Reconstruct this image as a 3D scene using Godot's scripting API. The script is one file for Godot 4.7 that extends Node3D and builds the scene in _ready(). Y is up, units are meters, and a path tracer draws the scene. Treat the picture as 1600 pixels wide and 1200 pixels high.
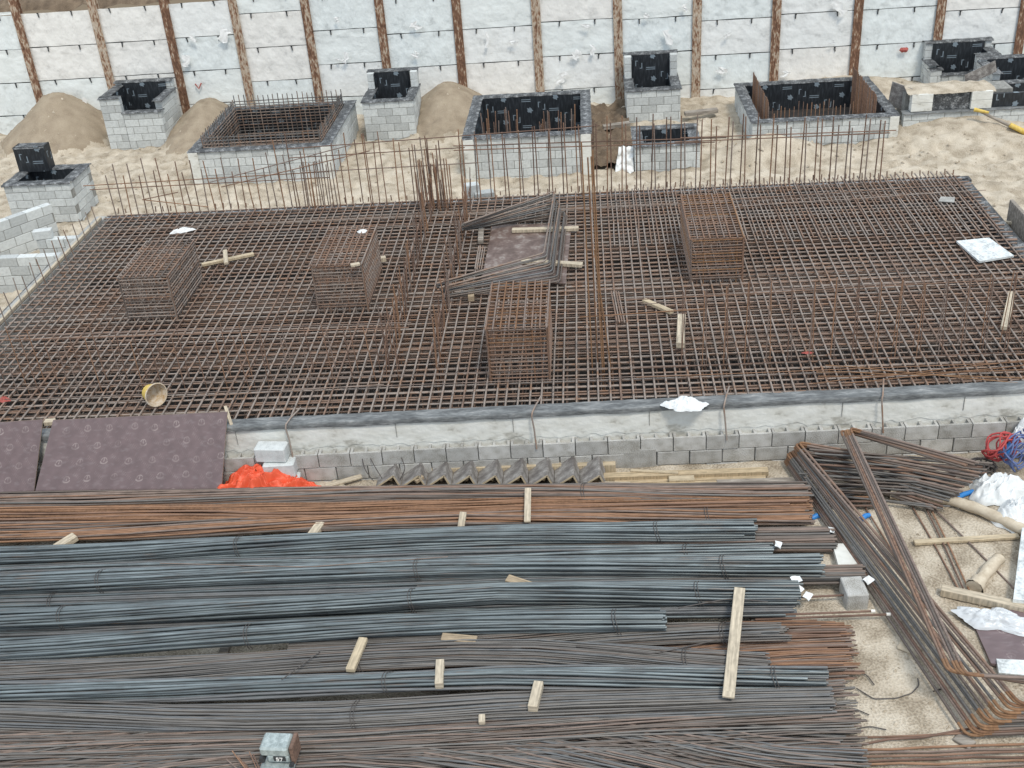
extends Node3D
# Construction pit: rebar mat inside a block-walled foundation, bar bundles in front, shored wall behind. Metres, y up.

class MB:
	var v := PackedVector3Array()
	var n := PackedVector3Array()
	var u := PackedVector2Array()
	var i := PackedInt32Array()
	func quad(a: Vector3, b: Vector3, c: Vector3, d: Vector3, su := 1.0, sv := 1.0) -> void:
		var k := v.size()
		var nn := (c - a).cross(b - a).normalized()
		v.append_array([a, b, c, d]); n.append_array([nn, nn, nn, nn])
		u.append_array([Vector2(0, 0), Vector2(su, 0), Vector2(su, sv), Vector2(0, sv)])
		i.append_array([k, k + 1, k + 2, k, k + 2, k + 3])
	# box with chamfered look left to size: faces carry UVs in metres, u along the longer side
	func box(t: Transform3D, s: Vector3) -> void:
		var h := s * 0.5
		for ax in 3:
			for sg in [-1.0, 1.0]:
				var a := (ax + 1) % 3
				var b := (ax + 2) % 3
				if s[b] > s[a]:
					var w := a; a = b; b = w
				var c := Vector3.ZERO; c[ax] = h[ax] * sg
				var da := Vector3.ZERO; da[a] = h[a]
				var db := Vector3.ZERO; db[b] = h[b]
				var k := v.size()
				var nn := Vector3.ZERO; nn[ax] = sg
				nn = (t.basis * nn).normalized()
				var q := [c - da - db, c + da - db, c + da + db, c - da + db]
				for e in 4:
					v.append(t * (q[e] as Vector3)); n.append(nn)
				u.append_array([Vector2(0, 0), Vector2(s[a], 0), Vector2(s[a], s[b]), Vector2(0, s[b])])
				if (v[k + 2] - v[k]).cross(v[k + 1] - v[k]).dot(nn) > 0.0:
					i.append_array([k, k + 1, k + 2, k, k + 2, k + 3])
				else:
					i.append_array([k, k + 2, k + 1, k, k + 3, k + 2])
	# box with small chamfers on every edge (44 triangles)
	func cbox(t: Transform3D, s: Vector3, c: float) -> void:
		var h := s * 0.5
		var P := func(x, y, z, m): 
			var p := Vector3(x * h.x, y * h.y, z * h.z)
			for a in 3:
				if a != m: p[a] -= sign(p[a]) * c
			return t * p
		for ax in 3:
			var a := (ax + 1) % 3
			var b := (ax + 2) % 3
			for sg in [-1.0, 1.0]:
				var q := []
				for e in [[-1, -1], [1, -1], [1, 1], [-1, 1]]:
					var w := Vector3.ZERO; w[ax] = sg; w[a] = e[0]; w[b] = e[1]
					q.append(P.call(w.x, w.y, w.z, ax))
				if sg > 0: quad(q[0], q[3], q[2], q[1], s[b], s[a])
				else: quad(q[0], q[1], q[2], q[3], s[a], s[b])
			for sa in [-1.0, 1.0]:
				for sb in [-1.0, 1.0]:
					var q2 := []
					for sx in [-1.0, 1.0]:
						var w := Vector3.ZERO; w[ax] = sx; w[a] = sa; w[b] = sb
						q2.append([P.call(w.x, w.y, w.z, a), P.call(w.x, w.y, w.z, b)])
					if sa * sb > 0: quad(q2[0][0], q2[1][0], q2[1][1], q2[0][1], s[ax], c)
					else: quad(q2[0][0], q2[0][1], q2[1][1], q2[1][0], c, s[ax])
		for sx in [-1.0, 1.0]:
			for sy in [-1.0, 1.0]:
				for sz in [-1.0, 1.0]:
					var p0: Vector3 = P.call(sx, sy, sz, 0)
					var p1: Vector3 = P.call(sx, sy, sz, 1)
					var p2: Vector3 = P.call(sx, sy, sz, 2)
					tri(p0, p1, p2, t.basis * Vector3(sx, sy, sz))
	func tri(a: Vector3, b: Vector3, c: Vector3, out: Vector3) -> void:
		var k := v.size()
		var nn := (c - a).cross(b - a).normalized()
		v.append_array([a, b, c])
		if nn.dot(out) < 0.0:
			nn = -nn
			i.append_array([k, k + 2, k + 1])
		else:
			i.append_array([k, k + 1, k + 2])
		n.append_array([nn, nn, nn]); u.append_array([Vector2.ZERO, Vector2(0.02, 0), Vector2(0, 0.02)])
	func tube(p: Array, r: float, sides := 6, r2 := -1.0) -> void:
		if r2 < 0.0: r2 = r
		var k := v.size()
		var m := p.size()
		var ref := Vector3(0.13, 0.97, 0.21)
		if absf((p[m - 1] - p[0]).normalized().dot(ref.normalized())) > 0.9: ref = Vector3(1, 0.1, 0.2)
		var dist := 0.0
		for a in m:
			var d: Vector3 = (p[mini(a + 1, m - 1)] - p[maxi(a - 1, 0)]).normalized()
			var x := ref.cross(d).normalized()
			var y := d.cross(x)
			ref = y
			if a > 0: dist += (p[a] - p[a - 1]).length()
			var rr := lerpf(r, r2, float(a) / maxf(1.0, m - 1.0))
			for e in sides + 1:
				var w := TAU * e / sides
				var o := x * cos(w) + y * sin(w)
				v.append(p[a] + o * rr); n.append(o); u.append(Vector2(float(e) / sides, dist))
		for a in m - 1:
			for e in sides:
				var q := k + a * (sides + 1) + e
				i.append_array([q, q + sides + 2, q + 1, q, q + sides + 1, q + sides + 2])
		for en in 2:
			var c0 := v.size()
			var at: Vector3 = p[0] if en == 0 else p[m - 1]
			var d2: Vector3 = (p[0] - p[1]).normalized() if en == 0 else (p[m - 1] - p[m - 2]).normalized()
			v.append(at); n.append(d2); u.append(Vector2.ZERO)
			var row := k if en == 0 else k + (m - 1) * (sides + 1)
			for e in sides + 1:
				v.append(v[row + e]); n.append(d2); u.append(Vector2(0.01, 0.01))
			for e in sides:
				if en == 1: i.append_array([c0, c0 + 2 + e, c0 + 1 + e])
				else: i.append_array([c0, c0 + 1 + e, c0 + 2 + e])
	# smooth grid from a callable (s, t in 0..1 -> Vector3)
	func grid(nx: int, ny: int, f: Callable) -> void:
		var k := v.size()
		for b in ny + 1:
			for a in nx + 1:
				v.append(f.call(float(a) / nx, float(b) / ny)); u.append(Vector2(float(a) / nx, float(b) / ny))
		for b in ny + 1:
			for a in nx + 1:
				var dx: Vector3 = v[k + b * (nx + 1) + mini(a + 1, nx)] - v[k + b * (nx + 1) + maxi(a - 1, 0)]
				var dy: Vector3 = v[k + mini(b + 1, ny) * (nx + 1) + a] - v[k + maxi(b - 1, 0) * (nx + 1) + a]
				n.append(dy.cross(dx).normalized())
		for b in ny:
			for a in nx:
				var q := k + b * (nx + 1) + a
				i.append_array([q, q + 1, q + nx + 2, q, q + nx + 2, q + nx + 1])
	func mesh() -> ArrayMesh:
		var arr := []
		arr.resize(Mesh.ARRAY_MAX)
		arr[Mesh.ARRAY_VERTEX] = v; arr[Mesh.ARRAY_NORMAL] = n; arr[Mesh.ARRAY_TEX_UV] = u; arr[Mesh.ARRAY_INDEX] = i
		var am := ArrayMesh.new()
		am.add_surface_from_arrays(Mesh.PRIMITIVE_TRIANGLES, arr)
		return am

var rng := RandomNumberGenerator.new()
var M := {}
var shared := {}
var taken := {}
var gn := FastNoiseLite.new()
var gn2 := FastNoiseLite.new()
var gn3 := FastNoiseLite.new()

# ---------- naming ----------
func numbered(called: String) -> String:
	var k: int = taken.get(called, 0)
	taken[called] = k + 1
	return called if k == 0 else "%s_%03d" % [called, k]
func tag(o: Node, label: String, category: String, group := "") -> void:
	o.set_meta("label", label); o.set_meta("category", category)
	if group != "": o.set_meta("group", group)
func thing(called: String, label: String, category: String, at := Vector3.ZERO, turn := 0.0, group := "") -> Node3D:
	var o := Node3D.new()
	o.name = numbered(called); add_child(o)
	o.position = at; o.rotation.y = turn
	tag(o, label, category, group)
	return o
func part(parent: Node, called: String, m: Mesh, mt: Material, t := Transform3D.IDENTITY) -> MeshInstance3D:
	var o := MeshInstance3D.new()
	o.mesh = m; o.material_override = mt; o.name = called; o.transform = t
	parent.add_child(o, true)
	return o
func solo(called: String, m: Mesh, mt: Material, label: String, category: String, t := Transform3D.IDENTITY, group := "") -> MeshInstance3D:
	var o := part(self, numbered(called), m, mt, t)
	tag(o, label, category, group)
	return o
func structure(called: String, m: Mesh, mt: Material, parent: Node = null) -> MeshInstance3D:
	var o := part(parent if parent else self, called, m, mt)
	if parent == null: o.set_meta("kind", "structure")
	return o
func rr(a: float, b: float) -> float: return rng.randf_range(a, b)
func pick(a: Array): return a[rng.randi() % a.size()]
func T(at: Vector3, b := Basis.IDENTITY) -> Transform3D: return Transform3D(b, at)

# shared rod of unit length and radius, stretched to a bar between two points
func rod(parent: Node, a: Vector3, b: Vector3, r: float, mt: Material, called := "bar") -> MeshInstance3D:
	if not shared.has("rod"):
		var mb := MB.new(); mb.tube([Vector3.ZERO, Vector3(0, 0.5, 0), Vector3(0, 1, 0)], 1.0, 6); shared["rod"] = mb.mesh()
	var d := b - a
	var y := d.normalized()
	var x := (Vector3(0.3, 0.1, 1) if absf(y.y) > 0.7 else Vector3.UP).cross(y).normalized()
	return part(parent, called, shared["rod"], mt, Transform3D(Basis(x * r, d, x.cross(y) * r), a))
# straight piece of timber from a to b
func plank_mesh(l: float, w: float, h: float) -> Mesh:
	var key := "pl%.2f_%.3f_%.3f" % [l, w, h]
	if not shared.has(key):
		var mb := MB.new(); mb.cbox(Transform3D.IDENTITY, Vector3(l, h, w), minf(0.006, h * 0.2)); shared[key] = mb.mesh()
	return shared[key]
func along(a: Vector3, b: Vector3, roll := 0.0) -> Transform3D:
	var x := (b - a).normalized()
	var z := x.cross(Vector3.UP).normalized() if absf(x.y) < 0.98 else Vector3(0, 0, 1)
	var y := z.cross(x)
	return Transform3D(Basis(x, y, z) * Basis(Vector3.RIGHT, roll), (a + b) * 0.5)
func timber(label: String, a: Vector3, b: Vector3, w: float, h: float, mt = null, category := "timber", roll := 0.0) -> Node3D:
	return solo("timber" if category == "timber" else category, plank_mesh(a.distance_to(b), w, h), mt if mt else pick(M.wood), label, category, along(a, b, roll))

# ---------- textures and materials ----------
func nz(sd: int, freq: float, oct := 4, kind := FastNoiseLite.TYPE_SIMPLEX_SMOOTH) -> FastNoiseLite:
	var f := FastNoiseLite.new()
	f.seed = sd; f.frequency = freq; f.fractal_octaves = oct; f.noise_type = kind
	return f
func nimg(sd: int, freq: float, oct := 4, size := 256) -> Image:
	var im := nz(sd, freq, oct).get_seamless_image(size, size)
	im.convert(Image.FORMAT_L8)
	return im
# colour texture: stops are [position, linear colour]
func ctex(a: Image, b: Image, mix: float, stops: Array) -> ImageTexture:
	var size := a.get_width()
	var g := Gradient.new()
	var off := PackedFloat32Array()
	var col := PackedColorArray()
	for s in stops:
		off.append(s[0]); col.append((s[1] as Color).linear_to_srgb())
	g.offsets = off; g.colors = col
	var lut := []
	for k in 256: lut.append(g.sample(k / 255.0))
	var da := a.get_data()
	var db := b.get_data()
	var out := PackedByteArray()
	out.resize(size * size * 3)
	for k in size * size:
		var c: Color = lut[clampi(int(da[k] * (1.0 - mix) + db[k] * mix), 0, 255)]
		out[k * 3] = int(c.r * 255); out[k * 3 + 1] = int(c.g * 255); out[k * 3 + 2] = int(c.b * 255)
	var im := Image.create_from_data(size, size, false, Image.FORMAT_RGB8, out)
	return ImageTexture.create_from_image(im)
func ntex(src: Image, strength: float) -> ImageTexture:
	var im := src.duplicate() as Image
	im.convert(Image.FORMAT_RGBA8)
	im.bump_map_to_normal_map(strength)
	return ImageTexture.create_from_image(im)
func mat(t, tint: Color, rough: float, metal := 0.0, scale := Vector3.ONE, tri := true, nt = null, ns := 1.0) -> StandardMaterial3D:
	var m := StandardMaterial3D.new()
	m.albedo_color = tint.linear_to_srgb() if t == null else tint
	if t: m.albedo_texture = t
	m.roughness = rough; m.metallic = metal
	m.uv1_scale = scale
	if tri:
		m.uv1_triplanar = true; m.uv1_world_triplanar = true
	if nt:
		m.normal_enabled = true; m.normal_texture = nt; m.normal_scale = ns
	return m
func C(r: float, g: float, b: float) -> Color: return Color(r, g, b)

func make_materials() -> void:
	var nA := nimg(1, 0.012, 5)
	var nB := nimg(2, 0.06, 4)
	var nC := nimg(3, 0.025, 3)
	var nF := nimg(4, 0.2, 2)
	var big := nimg(5, 0.006, 6, 1024)
	var fine := nimg(6, 0.09, 4, 1024)
	var nrmB := ntex(nB, 3.0)
	var nrmF := ntex(nF, 2.0)
	var nrmA := ntex(nA, 6.0)
	# sand and soil
	var sandt := ctex(big, fine, 0.42, [[0.22, C(0.25, 0.205, 0.15)], [0.42, C(0.40, 0.343, 0.265)], [0.56, C(0.50, 0.438, 0.35)], [0.78, C(0.61, 0.55, 0.455)]])
	M.sand = mat(sandt, Color.WHITE, 0.97, 0, Vector3.ONE * 0.31, true, ntex(fine, 5.0), 0.9)
	M.sand_damp = mat(ctex(big, fine, 0.5, [[0.2, C(0.20, 0.155, 0.11)], [0.45, C(0.30, 0.245, 0.18)], [0.62, C(0.35, 0.29, 0.215)], [0.85, C(0.43, 0.365, 0.28)]]), Color.WHITE, 0.97, 0, Vector3.ONE * 0.37, true, ntex(fine, 5.0), 0.9)
	M.soil = mat(ctex(big, fine, 0.55, [[0.25, C(0.07, 0.05, 0.035)], [0.5, C(0.17, 0.125, 0.085)], [0.8, C(0.30, 0.23, 0.16)]]), Color.WHITE, 1.0, 0, Vector3.ONE * 0.5, true, ntex(fine, 8.0), 1.0)
	# concrete blocks, four batches
	M.block = []
	for k in 4:
		var b: float = [0.60, 0.54, 0.64, 0.48][k]
		M.block.append(mat(ctex(nC, nF, 0.55, [[0.2, C(b * 0.70, b * 0.74, b * 0.74)], [0.45, C(b * 0.93, b * 0.98, b * 0.985)], [0.8, C(b * 1.07, b * 1.12, b * 1.12)]]), Color.WHITE, 0.95, 0, Vector3.ONE * (1.3 + 0.2 * k), true, nrmF, 0.8))
	M.wallblock = []
	for k in 3:
		var b2: float = [0.44, 0.39, 0.48][k]
		M.wallblock.append(mat(ctex(nA, nF, 0.5, [[0.2, C(b2 * 0.6, b2 * 0.58, b2 * 0.52)], [0.45, C(b2 * 0.93, b2 * 0.92, b2 * 0.88)], [0.8, C(b2 * 1.15, b2 * 1.15, b2 * 1.12)]]), Color.WHITE, 0.95, 0, Vector3.ONE * (1.1 + 0.2 * k), true, nrmF, 0.9))
	M.mortar = mat(ctex(nA, nF, 0.5, [[0.2, C(0.17, 0.17, 0.16)], [0.8, C(0.36, 0.36, 0.34)]]), Color.WHITE, 1.0, 0, Vector3.ONE * 2.0, true, nrmF, 1.0)
	M.wallmortar = mat(ctex(nA, nF, 0.5, [[0.2, C(0.26, 0.26, 0.25)], [0.8, C(0.43, 0.43, 0.41)]]), Color.WHITE, 1.0, 0, Vector3.ONE * 2.0, true, nrmF, 1.0)
	M.render_white = mat(ctex(nA, nB, 0.35, [[0.18, C(0.40, 0.39, 0.35)], [0.32, C(0.62, 0.62, 0.58)], [0.7, C(0.72, 0.73, 0.70)]]), Color.WHITE, 0.93, 0, Vector3(0.5, 0.8, 0.5), true, nrmB, 0.35)
	M.concrete = mat(ctex(nA, nF, 0.5, [[0.2, C(0.22, 0.22, 0.21)], [0.8, C(0.46, 0.46, 0.44)]]), Color.WHITE, 0.95, 0, Vector3.ONE * 0.8, true, nrmF, 0.8)
	# foam boards of the shored wall
	M.panel = []
	for k in 4:
		var w: Color = [C(0.76, 0.80, 0.80), C(0.78, 0.80, 0.80), C(0.79, 0.785, 0.765), C(0.73, 0.78, 0.79)][k]
		M.panel.append(mat(ctex(nimg(20 + k, 0.014, 5), nB, 0.3, [[0.16, w * 0.80], [0.30, w * 0.95], [0.7, w * 1.03]]), Color.WHITE, 0.9, 0, Vector3(0.37 + 0.1 * k, 0.5, 0.5), true, nrmA, 0.6))
	M.film = mat(null, C(0.82, 0.83, 0.83), 0.55)
	# steel piles: rust under flaking white lime
	M.pile = []
	for k in 3:
		var nP := nimg(40 + k, 0.02, 5)
		var lime: float = [0.42, 0.52, 0.64][k]
		M.pile.append(mat(ctex(nP, nB, 0.45, [[0.15, C(0.10, 0.055, 0.035)], [lime - 0.1, C(0.20, 0.105, 0.065)], [lime, C(0.30, 0.19, 0.125)], [lime + 0.09, C(0.44, 0.355, 0.275)], [0.95, C(0.60, 0.55, 0.48)]]), Color.WHITE, 0.9, 0.1, Vector3(1.3, 0.45, 1.3), true, nrmB, 0.8))
	# bars
	var stre := Vector3(0.25, 2.5, 2.5)
	M.blue = []
	for k in 3:
		var q: float = [1.0, 0.82, 1.2][k]
		M.blue.append(mat(ctex(nA, nB, 0.3, [[0.12, C(0.15, 0.115, 0.095) * q], [0.28, C(0.09, 0.10, 0.105) * q], [0.5, C(0.145, 0.172, 0.182) * q], [0.82, C(0.21, 0.242, 0.252) * q]]), Color.WHITE, 0.42, 0.35, stre * (1.0 + 0.3 * k)))
	M.grey = []
	for k in 4:
		var q2: Color = [C(0.135, 0.128, 0.122), C(0.17, 0.16, 0.15), C(0.14, 0.115, 0.10), C(0.145, 0.15, 0.155)][k]
		M.grey.append(mat(ctex(nC, nB, 0.4, [[0.15, q2 * 0.6], [0.5, q2], [0.7, q2 * 1.15], [0.9, C(0.22, 0.15, 0.11)]]), Color.WHITE, 0.55, 0.25, stre * (1.0 + 0.25 * k)))
	M.rust = []
	for k in 4:
		var q3: Color = [C(0.22, 0.135, 0.095), C(0.16, 0.10, 0.075), C(0.27, 0.155, 0.095), C(0.215, 0.165, 0.14)][k]
		M.rust.append(mat(ctex(nC, nB, 0.45, [[0.15, q3 * 0.5], [0.45, q3], [0.75, q3 * 1.35], [0.95, C(0.30, 0.25, 0.21)]]), Color.WHITE, 0.8, 0.15, stre * (1.0 + 0.2 * k)))
	M.orange = []
	for k in 2:
		var q4: Color = [C(0.25, 0.14, 0.075), C(0.21, 0.115, 0.065)][k]
		M.orange.append(mat(ctex(nC, nB, 0.5, [[0.15, q4 * 0.6], [0.5, q4], [0.85, q4 * 1.4]]), Color.WHITE, 0.85, 0.1, Vector3.ONE * 1.7))
	M.matbar = []
	for k in 3:
		var q5: Color = [C(0.285, 0.242, 0.213), C(0.235, 0.188, 0.160), C(0.22, 0.152, 0.118)][k]
		M.matbar.append(mat(ctex(nC, nB, 0.45, [[0.15, q5 * 0.6], [0.42, q5], [0.56, q5 * 1.15], [0.66, C(0.26, 0.15, 0.095)], [0.9, C(0.30, 0.17, 0.10)]]), Color.WHITE, 0.66, 0.2, Vector3.ONE * (0.27 + 0.12 * k)))
	M.matlow = M.matbar
	M.wire = mat(null, C(0.10, 0.09, 0.085), 0.6, 0.4)
	# timber, grain along u
	M.wood = []
	for k in 4:
		var f1 := nz(60 + k, 0.02, 4)
		var wc: Color = [C(0.47, 0.37, 0.24), C(0.50, 0.415, 0.29), C(0.38, 0.30, 0.205), C(0.52, 0.45, 0.345)][k]
		var im := Image.create(256, 128, false, Image.FORMAT_RGB8)
		for y in 128:
			for x in 256:
				var g := f1.get_noise_2d(x * 0.35, y * 3.2) * 0.5 + 0.5
				var g2 := f1.get_noise_2d(x * 2.0 + 300.0, y * 2.0)
				var kk := 0.50 + 0.75 * g + 0.25 * g2
				im.set_pixel(x, y, (wc * kk).linear_to_srgb())
		M.wood.append(mat(ImageTexture.create_from_image(im), Color.WHITE, 0.85, 0, Vector3(0.7, 3.5, 1), false))
	M.oldwood = mat(ctex(nA, nB, 0.4, [[0.2, C(0.16, 0.14, 0.12)], [0.6, C(0.30, 0.27, 0.235)], [0.9, C(0.45, 0.41, 0.36)]]), Color.WHITE, 0.92, 0, Vector3(0.6, 3, 3), true, nrmB, 0.5)
	M.capping = mat(ctex(nA, nB, 0.45, [[0.2, C(0.075, 0.08, 0.085)], [0.5, C(0.15, 0.16, 0.165)], [0.72, C(0.24, 0.25, 0.255)], [0.9, C(0.40, 0.40, 0.39)]]), Color.WHITE, 0.85, 0, Vector3(0.5, 2.4, 2.4), true, nrmB, 0.8)
	M.felt = mat(ctex(nA, nB, 0.5, [[0.2, C(0.03, 0.033, 0.037)], [0.5, C(0.08, 0.085, 0.09)], [0.66, C(0.20, 0.21, 0.22)], [0.85, C(0.42, 0.43, 0.44)]]), Color.WHITE, 0.7, 0, Vector3.ONE * 1.1, true, nrmB, 1.0)
	M.shaded_floor = mat(ctex(nA, nF, 0.4, [[0.2, C(0.012, 0.012, 0.012)], [0.7, C(0.03, 0.025, 0.022)], [0.95, C(0.08, 0.065, 0.055)]]), Color.WHITE, 0.85, 0, Vector3.ONE * 0.7)  # floor colour blackened: shade in the gaps of the mat is painted in
	M.membrane = membrane_material()
	M.ply = ply_material(nA.get_data(), nB.get_data())
	M.plydark = mat(ctex(nA, nB, 0.35, [[0.2, C(0.085, 0.055, 0.045)], [0.55, C(0.15, 0.105, 0.09)], [0.8, C(0.27, 0.235, 0.215)]]), Color.WHITE, 0.45, 0, Vector3.ONE * 0.9)
	M.plyedge = mat(null, C(0.36, 0.27, 0.19), 0.9)
	M.formwork = mat(ctex(nA, nB, 0.4, [[0.2, C(0.10, 0.09, 0.085)], [0.5, C(0.20, 0.185, 0.175)], [0.8, C(0.42, 0.41, 0.39)]]), Color.WHITE, 0.6, 0, Vector3.ONE * 1.5)
	M.tarp = mat(ctex(nA, nB, 0.3, [[0.2, C(0.62, 0.075, 0.03)], [0.7, C(0.78, 0.12, 0.05)]]), Color.WHITE, 0.5, 0, Vector3.ONE * 0.8)
	M.plastic = mat(ctex(nA, nB, 0.3, [[0.2, C(0.62, 0.65, 0.66)], [0.7, C(0.80, 0.82, 0.83)]]), Color.WHITE, 0.5, 0, Vector3.ONE)
	M.foam = mat(ctex(nA, nB, 0.5, [[0.25, C(0.40, 0.43, 0.44)], [0.5, C(0.62, 0.66, 0.67)], [0.8, C(0.76, 0.79, 0.79)]]), Color.WHITE, 0.9, 0, Vector3.ONE * 1.2, true, nrmB, 0.6)
	M.paper = mat(ctex(nA, nB, 0.35, [[0.2, C(0.42, 0.35, 0.26)], [0.7, C(0.60, 0.53, 0.42)]]), Color.WHITE, 0.9, 0, Vector3.ONE * 1.4, true, nrmB, 0.5)
	M.clear = mat(null, C(0.6, 0.63, 0.66), 0.25)
	M.blue_plastic = mat(null, C(0.03, 0.22, 0.60), 0.45)
	M.red_rope = mat(null, C(0.42, 0.06, 0.06), 0.7)
	M.navy_rope = mat(null, C(0.10, 0.14, 0.30), 0.7)
	M.yellow = mat(ctex(nA, nB, 0.5, [[0.2, C(0.50, 0.33, 0.05)], [0.6, C(0.68, 0.50, 0.12)], [0.9, C(0.70, 0.60, 0.40)]]), Color.WHITE, 0.6, 0, Vector3.ONE * 3.0)
	M.tubin = mat(ctex(nA, nB, 0.5, [[0.25, C(0.38, 0.25, 0.12)], [0.5, C(0.55, 0.47, 0.37)], [0.8, C(0.62, 0.58, 0.52)]]), Color.WHITE, 0.8, 0, Vector3.ONE * 4.0)
	M.white_cap = mat(null, C(0.75, 0.73, 0.68), 0.7)
	M.machine = mat(ctex(nA, nB, 0.4, [[0.2, C(0.24, 0.28, 0.28)], [0.6, C(0.38, 0.44, 0.44)], [0.9, C(0.52, 0.56, 0.55)]]), Color.WHITE, 0.45, 0.2, Vector3.ONE * 4.0)
	M.black = mat(null, C(0.03, 0.032, 0.035), 0.6)
	M.ink = mat(null, C(0.80, 0.80, 0.78), 0.8)
	M.red_mark = mat(null, C(0.40, 0.10, 0.085), 0.8)

# black waterproofing sheet with its pale print: brackets, double dashes and leaf marks
func membrane_material() -> StandardMaterial3D:
	var f := nz(91, 0.03, 4)
	var im := Image.create(512, 512, false, Image.FORMAT_RGB8)
	for y in 512:
		for x in 512:
			var g := f.get_noise_2d(x * 1.5, y * 0.3) * 0.5 + 0.5
			g = g * g * g * 3.2
			im.set_pixel(x, y, C(0.010 + 0.016 * g, 0.013 + 0.018 * g, 0.017 + 0.021 * g).linear_to_srgb())
	var ink := C(0.20, 0.25, 0.29).linear_to_srgb()
	for o in [[40, 60], [40, 300], [300, 180], [300, 430]]:
		im.fill_rect(Rect2i(o[0], o[1], 9, 56), ink); im.fill_rect(Rect2i(o[0], o[1], 26, 8), ink)
		im.fill_rect(Rect2i(o[0] + 62, o[1] + 24, 9, 56), ink); im.fill_rect(Rect2i(o[0] + 46, o[1] + 74, 25, 8), ink)
	for o in [[150, 130], [150, 390], [390, 30], [390, 290]]:
		im.fill_rect(Rect2i(o[0], o[1], 92, 8), ink); im.fill_rect(Rect2i(o[0], o[1] + 18, 92, 8), ink)
	for o in [[225, 250], [470, 140], [215, 20]]:
		for y in range(-34, 35):
			for x in range(-34, 35):
				var a := atan2(float(y), float(x))
				var r := sqrt(float(x * x + y * y))
				if r < 20.0 + 13.0 * absf(cos(a * 2.5)) * (0.6 + 0.4 * sin(a * 7.0)):
					im.set_pixel((o[0] + x + 512) % 512, (o[1] + y + 512) % 512, ink)
	return mat(ImageTexture.create_from_image(im), Color.WHITE, 0.5, 0, Vector3(0.72, 0.72, 1), false)

# brown film-faced plywood with its worn pale print
func ply_material(na: PackedByteArray, nb: PackedByteArray) -> StandardMaterial3D:
	var im := Image.create(1024, 512, false, Image.FORMAT_RGB8)
	var ov := PackedFloat32Array()
	ov.resize(1024 * 512)
	var r2 := RandomNumberGenerator.new()
	r2.seed = 77
	for gy_ in 6:
		for gx_ in 9:
			var cx := 60 + gx_ * 118 + (59 if gy_ % 2 else 0) + (r2.randi() % 24)
			var cy := 44 + gy_ * 88 + (r2.randi() % 16)
			var wear := r2.randf_range(0.45, 1.0)
			for y in range(-26, 27):
				for x in range(-26, 27):
					var r := sqrt(float(x * x + y * y))
					var on := (y > 4 and r < 23 and r > 15 and absi(x) < 19) or (y < 2 and absf(r - 13) < 2.5) or (absi(x) < 3 and y < 10 and y > -12)
					if on:
						var px := cx + x
						var py := cy + y
						if px >= 0 and px < 1024 and py >= 0 and py < 512: ov[py * 1024 + px] = r2.randf_range(0.2, 1.0) * wear
			# a slanting row of small worn letter strokes
			for k in 11:
				var sx := cx + 28 + k * 8
				var sy := cy - 22 + k * 7
				for e in 14:
					var px2 := sx + int(e * 0.5) + (r2.randi() % 2)
					var py2 := sy - e + (r2.randi() % 3)
					if px2 >= 0 and px2 < 1024 and py2 >= 0 and py2 < 512: ov[py2 * 1024 + px2] = 0.7
	for y in 512:
		for x in 1024:
			var a := na[(y % 256) * 256 + (x % 256)] / 255.0
			var b := nb[((y / 2) % 256) * 256 + ((x / 4) % 256)] / 255.0
			var c := C(0.150, 0.108, 0.112) * (0.86 + 0.28 * a)
			c = c.lerp(C(0.33, 0.29, 0.30), clampf((b - 0.58) * 0.7, 0, 0.2))
			c = c.lerp(C(0.40, 0.34, 0.33), ov[y * 1024 + x] * clampf(a * 2.2 - 0.35, 0.3, 0.9))
			im.set_pixel(x, y, c.linear_to_srgb())
	return mat(ImageTexture.create_from_image(im), Color.WHITE, 0.42, 0, Vector3(0.41, 0.82, 1), false)

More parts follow.
